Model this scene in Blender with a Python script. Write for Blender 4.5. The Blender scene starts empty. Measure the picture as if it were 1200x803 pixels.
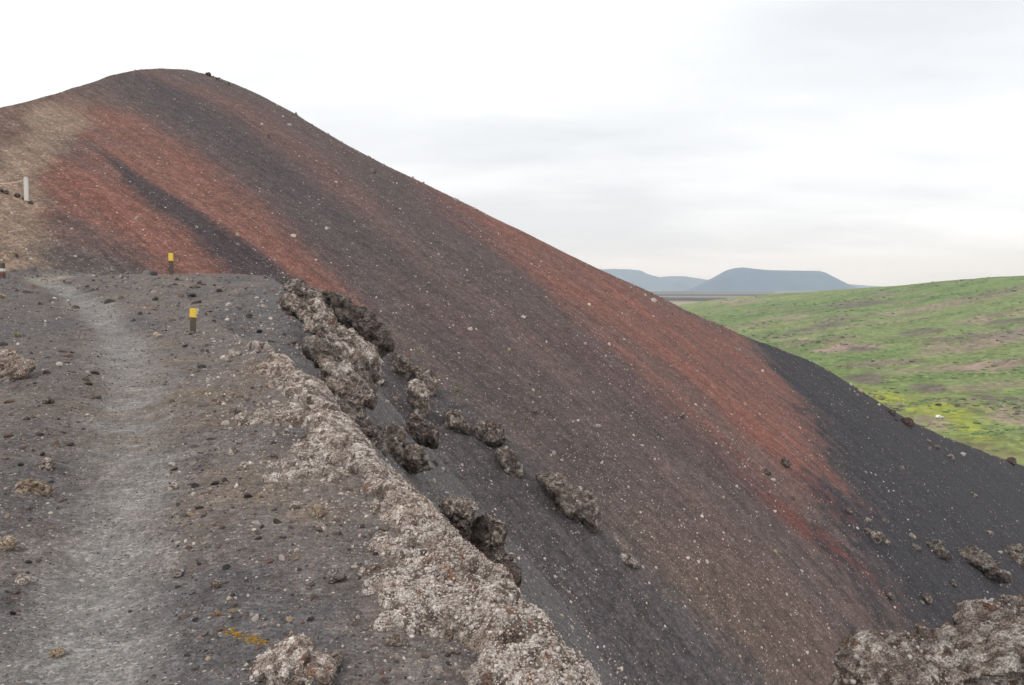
import bpy, bmesh, math, random
import numpy as np
from mathutils import Vector

scn = bpy.context.scene
COL = scn.collection
rng = np.random.default_rng(7)
random.seed(7)

# ------------------------------------------------------------------ camera
F = 900.0                                   # focal length in pixels of the 1200 px wide photograph
PITCH = math.atan((401.5 - 337.0) / F)      # horizon at y = 337
EYE = 1.6
cam = bpy.data.cameras.new("camera"); cam.lens = 36.0 * F / 1200.0; cam.sensor_width = 36.0
cam.clip_start = 0.05; cam.clip_end = 60000.0
camo = bpy.data.objects.new("camera", cam); COL.objects.link(camo)
camo.location = (0, 0, EYE); camo.rotation_euler = (math.pi / 2 - PITCH, 0, 0)
scn.camera = camo

# ------------------------------------------------------------------ light
SUN_EL, SUN_AZ = math.radians(52), math.radians(215)   # azimuth clockwise from +Y: behind the camera, to the left
scn.view_settings.view_transform = 'Standard'; scn.view_settings.look = 'None'
scn.view_settings.gamma = 1.0; scn.view_settings.exposure = 0.0
scn.view_settings.use_curve_mapping = False
scn.cycles.use_denoising = True; scn.cycles.denoising_prefilter = 'ACCURATE'; scn.cycles.use_adaptive_sampling = False
scn.cycles.volume_step_rate = 1.0
scn.cycles.max_bounces = 6; scn.cycles.diffuse_bounces = 3; scn.cycles.volume_bounces = 1

def N(nt, typ, loc=None, **kw):
    n = nt.nodes.new(typ)
    for k, v in kw.items():
        if hasattr(n, k): setattr(n, k, v)
        else: n.inputs[k].default_value = v
    return n

def link(nt, a, b): nt.links.new(a, b)

world = bpy.data.worlds.new("World"); scn.world = world; world.use_nodes = True
def build_world():
    nt = world.node_tree; nt.nodes.clear()
    out = N(nt, 'ShaderNodeOutputWorld'); bg = N(nt, 'ShaderNodeBackground'); bg.inputs['Strength'].default_value = 0.1
    sky = N(nt, 'ShaderNodeTexSky'); sky.sky_type = 'NISHITA'; sky.sun_disc = False
    sky.sun_elevation = SUN_EL; sky.sun_rotation = SUN_AZ; sky.altitude = 500
    tc = N(nt, 'ShaderNodeTexCoord'); sep = N(nt, 'ShaderNodeSeparateXYZ'); link(nt, tc.outputs['Generated'], sep.inputs[0])
    add = N(nt, 'ShaderNodeMath', operation='MAXIMUM'); link(nt, sep.outputs['Z'], add.inputs[0]); add.inputs[1].default_value = 0.0
    add2 = N(nt, 'ShaderNodeMath', operation='ADD'); link(nt, add.outputs[0], add2.inputs[0]); add2.inputs[1].default_value = 0.13
    dx = N(nt, 'ShaderNodeMath', operation='DIVIDE'); link(nt, sep.outputs['X'], dx.inputs[0]); link(nt, add2.outputs[0], dx.inputs[1])
    dy = N(nt, 'ShaderNodeMath', operation='DIVIDE'); link(nt, sep.outputs['Y'], dy.inputs[0]); link(nt, add2.outputs[0], dy.inputs[1])
    cmb = N(nt, 'ShaderNodeCombineXYZ'); link(nt, dx.outputs[0], cmb.inputs[0]); link(nt, dy.outputs[0], cmb.inputs[1])
    mp = N(nt, 'ShaderNodeMapping'); mp.inputs['Location'].default_value = (3.1, 0.4, 0); mp.inputs['Scale'].default_value = (0.55, 0.9, 1)
    link(nt, cmb.outputs[0], mp.inputs[0])
    no = N(nt, 'ShaderNodeTexNoise'); no.inputs['Scale'].default_value = 0.75; no.inputs['Detail'].default_value = 8; no.inputs['Roughness'].default_value = 0.52
    link(nt, mp.outputs[0], no.inputs['Vector'])
    rp = N(nt, 'ShaderNodeValToRGB'); link(nt, no.outputs['Fac'], rp.inputs[0])
    e = rp.color_ramp.elements
    e[0].position = 0.36; e[0].color = (0.725, 0.738, 0.768, 1)
    e[1].position = 0.60; e[1].color = (0.985, 1.0, 1.025, 1)
    m = e.new(0.47); m.color = (0.835, 0.85, 0.875, 1)
    mul = N(nt, 'ShaderNodeVectorMath', operation='SCALE'); link(nt, rp.outputs[0], mul.inputs[0]); mul.inputs['Scale'].default_value = CLOUD
    mix = N(nt, 'ShaderNodeMix'); mix.data_type = 'RGBA'; mix.inputs[0].default_value = 0.93
    link(nt, sky.outputs[0], mix.inputs[6]); link(nt, mul.outputs[0], mix.inputs[7])
    link(nt, mix.outputs[2], bg.inputs['Color']); link(nt, bg.outputs[0], out.inputs[0])
CLOUD = 12.5
build_world()
sun = bpy.data.lights.new("sun", 'SUN'); sun.energy = 1.4; sun.angle = math.radians(12); sun.color = (1, 0.97, 0.92)
suno = bpy.data.objects.new("sun", sun); COL.objects.link(suno)
sdir = Vector((math.sin(SUN_AZ) * math.cos(SUN_EL), math.cos(SUN_AZ) * math.cos(SUN_EL), math.sin(SUN_EL)))
suno.rotation_euler = sdir.to_track_quat('Z', 'Y').to_euler(); suno.location = (0, 0, 60)

# ------------------------------------------------------------------ numpy helpers
def lin(c):
    c = np.asarray(c, float) / 255.0
    return np.where(c <= 0.04045, c / 12.92, ((c + 0.055) / 1.055) ** 2.4)
KA = 1.0                                   # from photographed value to albedo under this sky
def alb(r, g, b, k=1.0): return lin((r, g, b)) * KA * k

def smooth(a, b, x):
    t = np.clip((x - a) / (b - a), 0, 1); return t * t * (3 - 2 * t)

def hash3(ix, iy, iz, seed):
    h = (ix.astype(np.int64) * 374761393 + iy.astype(np.int64) * 668265263 + iz.astype(np.int64) * 2147483647 + seed * 1274126177) & 0xFFFFFFFF
    h = ((h ^ (h >> 13)) * 1274126177) & 0xFFFFFFFF
    h = ((h ^ (h >> 16)) * 2246822519) & 0xFFFFFFFF
    h = h ^ (h >> 15)
    return (h & 0xFFFFFF) / float(0xFFFFFF)

def vnoise(P, seed=0):
    P = np.asarray(P, float); i = np.floor(P); f = P - i; i = i.astype(np.int64); w = f * f * (3 - 2 * f)
    r = 0
    for a in (0, 1):
        for b in (0, 1):
            for c in (0, 1):
                ww = (w[..., 0] if a else 1 - w[..., 0]) * (w[..., 1] if b else 1 - w[..., 1]) * (w[..., 2] if c else 1 - w[..., 2])
                r = r + ww * hash3(i[..., 0] + a, i[..., 1] + b, i[..., 2] + c, seed)
    return r * 2 - 1

def fbm(P, octaves=4, seed=0, gain=0.5):
    s = 0; a = 1.0; t = 0
    for o in range(octaves):
        s = s + a * vnoise(np.asarray(P) * 2.03 ** o + 17.3 * o, seed + o); t += a; a *= gain
    return s / t

def nodules(P, cell, seed):
    """rounded lumps packed in space: 1 at a lump's middle, 0 in the joints between lumps; and a random value per lump"""
    Q = np.asarray(P, float) / cell; i = np.floor(Q).astype(np.int64)
    best = np.full(Q.shape[:-1], 9.0); val = np.zeros(Q.shape[:-1])
    for a in (-1, 0, 1):
        for b in (-1, 0, 1):
            for c in (-1, 0, 1):
                jx, jy, jz = i[..., 0] + a, i[..., 1] + b, i[..., 2] + c
                h1 = hash3(jx, jy, jz, seed)
                d = np.sqrt((jx + 0.1 + 0.8 * h1 - Q[..., 0]) ** 2 + (jy + 0.1 + 0.8 * hash3(jx, jy, jz, seed + 1) - Q[..., 1]) ** 2
                            + (jz + 0.1 + 0.8 * hash3(jx, jy, jz, seed + 2) - Q[..., 2]) ** 2) / (0.75 + 0.5 * h1)
                k = d < best
                best = np.where(k, d, best); val = np.where(k, hash3(jx, jy, jz, seed + 3), val)
    return np.sqrt(np.clip(1 - (best / 0.95) ** 2, 0, 1)), val

CP, SP = math.cos(PITCH), math.sin(PITCH)
def XS(px, py):
    """a pixel of the photograph as the slopes (x/y, z/y) of its line of sight"""
    u = (np.asarray(px, float) - 600) / F; v = -(np.asarray(py, float) - 401.5) / F
    d = CP + v * SP
    return u / d, (v * CP - SP) / d
def to_px(x, y, z):
    X = x / y; S = (z - EYE) / y
    fw = CP - S * SP
    return 600 + F * X / fw, 401.5 - F * (SP + S * CP) / fw

def mesh_obj(name, V, faces, mat, parent=None, smooth_=True, col=None, attrs=None):
    me = bpy.data.meshes.new(name)
    V = np.asarray(V, np.float32)
    if isinstance(faces, np.ndarray):
        n = faces.shape[0]; k = faces.shape[1]
        me.vertices.add(len(V)); me.vertices.foreach_set('co', V.ravel())
        me.loops.add(n * k); me.loops.foreach_set('vertex_index', faces.astype(np.int32).ravel())
        me.polygons.add(n); me.polygons.foreach_set('loop_start', np.arange(0, n * k, k, dtype=np.int32))
        me.update(calc_edges=True)
    else:
        me.from_pydata([tuple(v) for v in V], [], faces); me.update()
    if smooth_: me.polygons.foreach_set('use_smooth', np.ones(len(me.polygons), bool))
    else: me.polygons.foreach_set('use_smooth', np.zeros(len(me.polygons), bool))
    if col is not None:
        a = me.attributes.new('Col', 'FLOAT_COLOR', 'POINT')
        c = np.ones((len(V), 4), np.float32); c[:, :3] = col; a.data.foreach_set('color', c.ravel())
    for k, v in (attrs or {}).items():
        if v.ndim == 1:
            a = me.attributes.new(k, 'FLOAT', 'POINT'); a.data.foreach_set('value', v.astype(np.float32))
        else:
            a = me.attributes.new(k, 'FLOAT_VECTOR', 'POINT'); a.data.foreach_set('vector', v.astype(np.float32).ravel())
    if mat: me.materials.append(mat)
    o = bpy.data.objects.new(name, me); COL.objects.link(o)
    if parent: o.parent = parent
    return o

def grid_faces(nr, nc, keep=None):
    r, c = np.meshgrid(np.arange(nr - 1), np.arange(nc - 1), indexing='ij')
    a = (r * nc + c).ravel(); fc = np.stack([a, a + 1, a + nc + 1, a + nc], 1)
    if keep is not None: fc = fc[keep.ravel()]
    return fc
def compact(V, faces, *arrs):
    used = np.zeros(len(V), bool); used[faces.ravel()] = True
    idx = np.cumsum(used) - 1
    return [V[used], idx[faces]] + [a[used] for a in arrs]

def tag(o, label=None, cat=None, group=None, kind=None):
    if label: o['label'] = label
    if cat: o['category'] = cat
    if group: o['group'] = group
    if kind: o['kind'] = kind
    return o
def empty(name, loc, rz=0.0):
    o = bpy.data.objects.new(name, None); COL.objects.link(o); o.location = loc; o.rotation_euler = (0, 0, rz); o.empty_display_size = 0.1
    return o

# ------------------------------------------------------------------ materials
def new_mat(name, rough=0.92, spec=0.25):
    m = bpy.data.materials.new(name); m.use_nodes = True; nt = m.node_tree
    b = nt.nodes['Principled BSDF']; b.inputs['Roughness'].default_value = rough; b.inputs['Specular IOR Level'].default_value = spec
    return m, nt, b
def ramp(nt, src, stops):
    r = N(nt, 'ShaderNodeValToRGB'); link(nt, src, r.inputs[0]); e = r.color_ramp.elements
    e[0].position, e[0].color = stops[0][0], tuple(stops[0][1]) + (1,)
    e[1].position, e[1].color = stops[-1][0], tuple(stops[-1][1]) + (1,)
    for p, c in stops[1:-1]:
        k = e.new(p); k.color = tuple(c) + (1,)
    return r.outputs[0]
def grey(v): return (v, v, v)
def mulc(nt, a, b):
    m = N(nt, 'ShaderNodeMix'); m.data_type = 'RGBA'; m.blend_type = 'MULTIPLY'; m.inputs[0].default_value = 1
    link(nt, a, m.inputs[6]); link(nt, b, m.inputs[7]); return m.outputs[2]
def mixc(nt, fac, a, b):
    m = N(nt, 'ShaderNodeMix'); m.data_type = 'RGBA'
    if hasattr(fac, 'default_value') or hasattr(fac, 'links'): link(nt, fac, m.inputs[0])
    else: m.inputs[0].default_value = fac
    for s, i in ((a, 6), (b, 7)):
        if isinstance(s, (tuple, list, np.ndarray)): m.inputs[i].default_value = tuple(s)[:3] + (1,)
        else: link(nt, s, m.inputs[i])
    return m.outputs[2]
def noise(nt, vec, scale, detail=5, rough=0.55):
    n = N(nt, 'ShaderNodeTexNoise'); n.inputs['Scale'].default_value = scale; n.inputs['Detail'].default_value = detail; n.inputs['Roughness'].default_value = rough
    link(nt, vec, n.inputs['Vector']); return n
def voro(nt, vec, scale, rand=1.0):
    n = N(nt, 'ShaderNodeTexVoronoi'); n.inputs['Scale'].default_value = scale; n.inputs['Randomness'].default_value = rand
    link(nt, vec, n.inputs['Vector']); return n
def rnd_value(nt, v):
    s = N(nt, 'ShaderNodeSeparateColor'); link(nt, v.outputs['Color'], s.inputs[0]); return s.outputs[0], s.outputs[1]
def math_(nt, op, a, b=None):
    m = N(nt, 'ShaderNodeMath', operation=op)
    for i, s in enumerate((a, b)):
        if s is None: continue
        if isinstance(s, (int, float)): m.inputs[i].default_value = s
        else: link(nt, s, m.inputs[i])
    return m.outputs[0]
def bump(nt, h, dist, strength, prev=None):
    b = N(nt, 'ShaderNodeBump'); b.inputs['Strength'].default_value = strength; b.inputs['Distance'].default_value = dist
    link(nt, h, b.inputs['Height'])
    if prev is not None: link(nt, prev, b.inputs['Normal'])
    return b.outputs[0]

def ash_material(name, cells, streak=None, flecks=(), bumpd=(0.01, 0.6)):
    """volcanic gravel: the ground's own colour from the attribute, broken up grain by grain"""
    m, nt, b = new_mat(name)
    at = N(nt, 'ShaderNodeAttribute', attribute_name='Col'); col = at.outputs['Color']
    tc = N(nt, 'ShaderNodeTexCoord'); P = tc.outputs['Object']
    nrm = None
    for sc, lo, hi in cells:
        v = voro(nt, P, sc); a, c = rnd_value(nt, v)
        col = mulc(nt, col, ramp(nt, a, [(0.0, grey(lo)), (0.75, grey(1.0)), (1.0, grey(hi))]))
        h = math_(nt, 'SUBTRACT', math_(nt, 'MULTIPLY', c, 0.7), v.outputs['Distance'])
        nrm = bump(nt, h, bumpd[0] * 60.0 / sc, bumpd[1], nrm)
    n2 = noise(nt, P, cells[-1][0] * 0.25, 6, 0.6)
    col = mulc(nt, col, ramp(nt, n2.outputs['Fac'], [(0.3, grey(0.74)), (0.5, grey(1.0)), (0.72, grey(1.28))]))
    if streak:
        st = N(nt, 'ShaderNodeAttribute', attribute_name='strk').outputs['Vector']
        for (sx, sy, lo, hi) in streak:
            mp = N(nt, 'ShaderNodeMapping'); mp.inputs['Scale'].default_value = (sx, sy, 1); link(nt, st, mp.inputs[0])
            ns = noise(nt, mp.outputs[0], 1.0, 5, 0.6)
            col = mulc(nt, col, ramp(nt, ns.outputs['Fac'], [(0.32, grey(lo)), (0.5, grey(1.0)), (0.7, grey(hi))]))
    for sc, thr, c in flecks:
        v = voro(nt, P, sc); a, r2 = rnd_value(nt, v)
        near = math_(nt, 'LESS_THAN', v.outputs['Distance'], 0.34)
        f = math_(nt, 'MULTIPLY', math_(nt, 'GREATER_THAN', a, thr), near)
        col = mixc(nt, f, col, c)
    link(nt, col, b.inputs['Base Color'])
    link(nt, nrm, b.inputs['Normal'])
    return m

M_fg = ash_material('ridge_ash', [(95, 0.68, 1.35), (34, 0.74, 1.3), (13, 0.86, 1.15)],
                    flecks=[(42, 0.965, alb(175, 165, 155)), (28, 0.98, alb(120, 95, 85)), (60, 0.955, alb(40, 38, 40))], bumpd=(0.012, 0.4))
M_flank = ash_material('flank_ash', [(40, 0.58, 1.5), (14, 0.68, 1.4)], flecks=[(22, 0.93, alb(165, 150, 138)), (12, 0.968, alb(180, 168, 156)), (15, 0.95, alb(48, 43, 44))], bumpd=(0.012, 0.6))
M_hill = ash_material('hill_cinder', [(13.0, 0.62, 1.4), (5.0, 0.82, 1.2)],
                      streak=[(3.4, 0.16, 0.78, 1.24), (0.9, 0.035, 0.84, 1.14)],
                      flecks=[(9.0, 0.95, alb(165, 150, 138)), (5.1, 0.988, alb(190, 180, 168)), (7.1, 0.96, alb(50, 44, 46))], bumpd=(0.010, 0.5))

def rock_material(name):
    m, nt, b = new_mat(name, 0.95, 0.2)
    at = N(nt, 'ShaderNodeAttribute', attribute_name='Col'); col = at.outputs['Color']
    tc = N(nt, 'ShaderNodeTexCoord'); P = tc.outputs['Object']
    sc = N(nt, 'ShaderNodeAttribute', attribute_name='grain').outputs['Fac']     # metres per pixel-ish grain
    vs = N(nt, 'ShaderNodeVectorMath', operation='SCALE'); link(nt, P, vs.inputs[0]); link(nt, sc, vs.inputs['Scale'])
    Q = vs.outputs[0]
    v = voro(nt, Q, 1.0); a, c = rnd_value(nt, v)
    col = mulc(nt, col, ramp(nt, a, [(0, grey(0.42)), (0.55, grey(1.0)), (1, grey(1.5))]))
    n = noise(nt, Q, 0.35, 8, 0.65)
    col = mulc(nt, col, ramp(nt, n.outputs['Fac'], [(0.3, (0.72, 0.69, 0.66)), (0.5, (1, 1, 1)), (0.7, (1.2, 1.18, 1.16))]))
    n2 = noise(nt, Q, 0.12, 4, 0.5)
    col = mixc(nt, ramp(nt, n2.outputs['Fac'], [(0.62, grey(0)), (0.8, grey(0.3))]), col, alb(128, 104, 86))
    link(nt, col, b.inputs['Base Color'])
    vd = N(nt, 'ShaderNodeVectorMath', operation='SCALE'); link(nt, P, vd.inputs[0]); link(nt, sc, vd.inputs['Scale'])
    nb = noise(nt, Q, 0.9, 6, 0.65)
    gd = math_(nt, 'DIVIDE', 1.0, sc)
    nr = bump(nt, nb.outputs['Fac'], 0.03, 0.8);
    for nd in [q for q in nt.nodes if q.type == 'BUMP']: link(nt, math_(nt, 'MULTIPLY', gd, 2.2), nd.inputs['Distance'])
    nr = bump(nt, math_(nt, 'MULTIPLY', v.outputs['Distance'], -1.0), 0.012, 0.8, nr)
    link(nt, math_(nt, 'MULTIPLY', gd, 1.0), nr.node.inputs['Distance'])
    link(nt, nr, b.inputs['Normal'])
    return m
M_rock = rock_material('crusted_lava')

def stone_material(name, c):
    m, nt, b = new_mat(name, 0.9, 0.25)
    tc = N(nt, 'ShaderNodeTexCoord'); P = tc.outputs['Object']
    oi = N(nt, 'ShaderNodeObjectInfo')
    n = noise(nt, P, 3.0, 6, 0.65)
    col = ramp(nt, n.outputs['Fac'], [(0.3, c * 0.6), (0.5, c), (0.72, c * 1.35)])
    col = mulc(nt, col, ramp(nt, oi.outputs['Random'], [(0, grey(0.72)), (1, grey(1.2))]))
    link(nt, col, b.inputs['Base Color'])
    nb = noise(nt, P, 6.0, 5, 0.6)
    link(nt, bump(nt, nb.outputs['Fac'], 0.08, 0.6), b.inputs['Normal'])
    return m
STONE_COL = {'dark': alb(72, 67, 67), 'brown': alb(116, 99, 90), 'pale': alb(176, 164, 154), 'red': alb(114, 90, 82), 'tan': alb(158, 140, 116), 'grey': alb(120, 114, 112)}
M_stone = {k: stone_material(k + '_stone', v) for k, v in STONE_COL.items()}
def scatter_material(name):
    m, nt, b = new_mat(name, 0.9, 0.25)
    at = N(nt, 'ShaderNodeAttribute', attribute_name='Col')
    link(nt, at.outputs['Color'], b.inputs['Base Color']); return m
M_scatter = scatter_material('loose_stone')
def plain_colour(name, c, rough=0.7, spec=0.3, var=0.25, scale=12.0):
    m, nt, b = new_mat(name, rough, spec)
    tc = N(nt, 'ShaderNodeTexCoord'); n = noise(nt, tc.outputs['Object'], scale, 5, 0.6); c = np.asarray(c)
    link(nt, ramp(nt, n.outputs['Fac'], [(0.3, c * (1 - var)), (0.7, np.minimum(c * (1 + var), 1))]), b.inputs['Base Color']); return m

# ------------------------------------------------------------------ the cinder hill
CO = [0.01559782, -0.02455184, -0.04746125, -0.00633671, -0.00502213, -0.01583563]
def hill_inv(X, S): return CO[0] + CO[1] * X + CO[2] * S + CO[3] * X * X + CO[4] * X * S + CO[5] * S * S
def hill_at(px, py):
    X, S = XS(px, py); y = 1.0 / hill_inv(X, S); return np.stack([X * y, y, EYE + S * y], -1)
FA = math.radians(33); CF, SF = math.cos(FA), math.sin(FA)
def fall_xi(x, y): return x * SF + y * CF          # constant along a line of fall
def fall_eta(x, y): return x * CF - y * SF         # grows downhill
CREST = np.array([(-420, 262), (-250, 190), (-100, 150), (0, 125), (30, 119), (60, 110), (100, 97), (130, 88), (160, 82), (190, 80), (215, 81), (240, 86), (270, 96),
                  (300, 109), (350, 136), (400, 167), (450, 194), (500, 217), (550, 241), (600, 265), (650, 290), (700, 315), (760, 342), (810, 367), (880, 396),
                  (920, 410), (960, 428), (1000, 452), (1040, 478), (1080, 500), (1120, 517), (1160, 532), (1200, 546), (1300, 582), (1500, 655), (1700, 720)], float)
CX, CS = XS(CREST[:, 0], CREST[:, 1])
def soften(xq):
    k = 0.012; return sum(np.interp(xq + d * k, CX, CS) for d in (-1, -0.5, 0, 0.5, 1)) / 5
def hill_relief(x, y):
    xi, et = fall_xi(x, y), fall_eta(x, y)
    z0 = np.zeros_like(x)
    a = fbm(np.stack([xi * 0.45, et * 0.05, z0], -1), 4, 31) * 0.22
    b = fbm(np.stack([x * 0.3, y * 0.3, z0], -1), 4, 41) * 0.14
    c = fbm(np.stack([x * 0.06, y * 0.06, z0], -1), 2, 51) * 0.35
    return a + b + c

def band(xi, et, pts, soft, seed, warp=0.5, ends=0.12):
    """1 inside a band that runs down the line of fall; pts are pixels (x, y, half width) put onto the hill"""
    p = np.array(pts, float); Q = hill_at(p[:, 0], p[:, 1])
    q1 = hill_at(p[:, 0] + 0.6 * p[:, 2], p[:, 1] - 0.8 * p[:, 2]) if False else None
    A = hill_at(p[:, 0] + 0.62 * p[:, 2], p[:, 1] - 0.78 * p[:, 2]); B = hill_at(p[:, 0] - 0.62 * p[:, 2], p[:, 1] + 0.78 * p[:, 2])
    hw = np.abs(fall_xi(A[:, 0], A[:, 1]) - fall_xi(B[:, 0], B[:, 1])) / 2
    e = fall_eta(Q[:, 0], Q[:, 1]); c = fall_xi(Q[:, 0], Q[:, 1]); o = np.argsort(e); e, c, hw = e[o], c[o], hw[o]
    ce = np.interp(et, e, c); h = np.interp(et, e, hw); x_, y_ = xi * SF + et * CF, xi * CF - et * SF
    z0 = np.zeros_like(xi)
    nz = fbm(np.stack([xi * 0.35, et * 0.04, z0 + seed], -1), 4, seed) * warp + fbm(np.stack([xi * 0.5, et * 0.4, z0], -1), 3, seed + 9) * warp * 0.6 + vnoise(np.stack([x_ * 2.2, y_ * 2.2, z0], -1), seed + 4) * 0.22
    d = np.abs(xi - ce) / h + nz
    L = (e[-1] - e[0]) * ends + 1.0
    en = smooth(e[0] - L, e[0] + L * 0.3, et + nz * 2) * (1 - smooth(e[-1] - L * 0.3, e[-1] + L * 2, et + nz * 2))
    return (1 - smooth(1 - soft, 1 + soft, d)) * en

def hill_colour(x, y):
    xi, et = fall_xi(x, y), fall_eta(x, y); z0 = np.zeros_like(x)
    C = np.empty(x.shape + (3,)); C[:] = alb(98, 83, 78)
    def lay(m, c, k=1.0):
        C[:] = C * (1 - (m * k)[..., None]) + np.asarray(c) * (m * k)[..., None]
    n1 = fbm(np.stack([xi * 0.12, et * 0.02, z0], -1), 4, 77)
    lay(smooth(0.0, 0.5, n1), alb(88, 75, 73), 0.7); lay(smooth(0.0, 0.5, -n1), alb(109, 88, 80), 0.55)
    # ochre veil low on the flank
    lay(band(xi, et, [(450, 375, 18), (520, 450, 26), (620, 560, 45), (760, 680, 70), (880, 780, 80)], 0.8, 3), alb(106, 92, 80), 0.4)
    # reds
    dusty = 0.72 + 0.45 * fbm(np.stack([xi * 0.9, et * 0.07, z0], -1), 4, 78) + 0.3 * fbm(np.stack([x * 0.25, y * 0.25, z0], -1), 3, 79)
    dusty = np.clip(dusty, 0.3, 1.0)
    red, red2 = alb(130, 88, 76), alb(133, 87, 75)
    lay(band(xi, et, [(70, 180, 40), (125, 225, 52), (190, 275, 48), (260, 330, 36)], 0.7, 5, 0.8) * dusty, red, 1.0)
    lay(band(xi, et, [(120, 130, 26), (200, 185, 36), (270, 245, 44), (330, 300, 40), (390, 350, 26), (440, 395, 16)], 0.7, 6, 0.8) * dusty, red, 1.0)
    lay(band(xi, et, [(180, 90, 14), (250, 112, 16), (320, 160, 14), (400, 225, 14)], 0.9, 7), alb(112, 80, 72), 0.5)
    lay(band(xi, et, [(380, 262, 8), (430, 300, 12), (500, 355, 14), (570, 400, 10)], 0.8, 8), alb(124, 82, 72), 0.75)
    lay(band(xi, et, [(500, 205, 10), (560, 250, 24), (640, 300, 30), (720, 352, 42), (800, 400, 52), (880, 455, 52), (950, 510, 44), (1010, 560, 30), (1050, 600, 14)], 0.55, 9, 0.6) * dusty, red2, 1.0)
    lay(band(xi, et, [(650, 385, 8), (720, 440, 11), (790, 495, 12), (870, 560, 10), (950, 620, 10), (1020, 670, 8)], 0.6, 10), alb(120, 68, 60), 0.85)
    lay(band(xi, et, [(960, 575, 8), (1010, 612, 12), (1070, 660, 12), (1135, 716, 12)], 0.6, 11), alb(106, 62, 60), 0.85)
    # slate dark bands
    dark = alb(76, 69, 70)
    lay(band(xi, et, [(165, 92, 12), (220, 122, 20), (290, 175, 23), (350, 232, 22), (410, 285, 22)], 0.75, 12, 0.5), dark, 0.82)
    lay(band(xi, et, [(380, 262, 22), (440, 318, 30), (520, 385, 40), (600, 455, 40), (690, 540, 40)], 0.7, 22, 0.6), alb(86, 76, 75), 0.8)
    lay(band(xi, et, [(128, 183, 3), (165, 215, 9), (215, 252, 15), (270, 295, 21), (320, 335, 28), (360, 370, 26)], 0.5, 13, 0.5), alb(66, 58, 60), 0.95)
    lay(band(xi, et, [(470, 215, 18), (540, 285, 24), (640, 375, 26), (740, 465, 28), (830, 545, 34)], 0.7, 14), alb(88, 77, 75), 0.85)
    lay(band(xi, et, [(740, 400, 5), (800, 450, 9), (860, 510, 9)], 0.8, 15), alb(104, 84, 78), 0.7)
    lay(band(xi, et, [(335, 345, 14), (440, 430, 42), (540, 530, 62), (660, 660, 70), (780, 790, 80), (860, 880, 90)], 0.4, 16, 0.3), alb(84, 78, 78), 1.0)
    lay(band(xi, et, [(880, 385, 8), (930, 420, 16), (990, 470, 34), (1050, 525, 62), (1110, 590, 82), (1180, 660, 100), (1260, 740, 120), (1400, 880, 160)], 0.3, 17, 0.35, 0.02), alb(60, 57, 60), 1.0)
    xk = fall_xi(*hill_at(np.array([1060.0]), np.array([515.0]))[0][:2]); lay(smooth(xk - 3, xk + 3, xi), alb(60, 57, 60), 1.0)
    # the trodden tan track and dull skirt on the left shoulder
    P = hill_at(np.array([55, 34, 14, 4, 16, 38, 60, 78, 95, 110]), np.array([345, 320, 285, 245, 205, 175, 150, 130, 112, 97]))
    o = np.argsort(P[:, 1]); c = np.interp(y, P[o, 1], P[o, 0]); hw = np.interp(y, [35, 42, 52, 62, 80], [1.7, 1.7, 1.5, 1.6, 1.3])
    nz = fbm(np.stack([x * 0.3, y * 0.3, z0], -1), 4, 91)
    d = (x - c) / hw
    lay((1 - smooth(-0.7, 0.9, d + nz * 0.8)) * (1 - smooth(56, 67, y)), alb(116, 94, 82), 0.95)
    lay((1 - smooth(0.4, 1.5, np.abs(d) + nz * 0.9)) * (1 - smooth(56, 67, y + nz * 4)), alb(144, 124, 106), 0.8)
    # grey skirt where the ridge path meets the hill
    Pg = hill_at(np.array([125.0]), np.array([326.0]))[0]
    lay(1 - smooth(0.4, 1.5, np.hypot((x - Pg[0]) / 3.2, (y - Pg[1]) / 1.4) + nz * 0.6), alb(92, 84, 80), 0.8)
    return C

def build_hill():
    nc = 640
    X0, X1 = XS(-260, 337)[0], XS(1430, 337)[0]
    X = np.linspace(X0, X1, nc); Sc = soften(X)
    nr = 350; nb = 34
    t = np.linspace(0, 1, nr)
    S_low = XS(600, 880)[1]
    S = S_low + (Sc[None, :] - S_low) * (1 - (1 - t[:, None]) ** 1.0)
    XX = np.broadcast_to(X, S.shape)
    y = 1 / hill_inv(XX, S); z = EYE + S * y
    yc, zc = y[-1], z[-1]
    d = 140.0 * np.linspace(0, 1, nb + 1)[1:] ** 2
    yb = yc[None, :] + d[:, None]; zb = zc[None, :] + Sc[None, :] * d[:, None] - 0.62 * (d ** 2 / (d + 9))[:, None]
    y = np.vstack([y, yb]); z = np.vstack([z, zb]); XX = np.vstack([XX, np.broadcast_to(X, yb.shape)])
    x = XX * y
    rel = hill_relief(x, y)
    fade = np.vstack([np.ones((nr, nc)) * (0.5 + 0.5 * smooth(0, 0.06, 1 - t))[:, None], np.full((nb, nc), 0.5)])
    z = z + rel * fade
    C = hill_colour(x, y)
    V = np.stack([x, y, z], -1).reshape(-1, 3); C = C.reshape(-1, 3)
    st = np.stack([fall_xi(V[:, 0], V[:, 1]), fall_eta(V[:, 0], V[:, 1]), np.zeros(len(V))], -1)
    # leave out what lies buried under the near ridge
    px, py = to_px(x, y, z)
    hid = (py > 400) & (px < 200 + (py - 400) * 0.72) & (np.arange(nr + nb)[:, None] < nr)
    keep = ~(hid[:-1, :-1] & hid[1:, 1:])
    fc = grid_faces(nr + nb, nc, keep)
    V, fc, C, st = compact(V, fc, C, st)
    o = mesh_obj('cinder_hill', V, fc, M_hill, col=C, attrs={'strk': st})
    tag(o, kind='structure')
build_hill()

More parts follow.
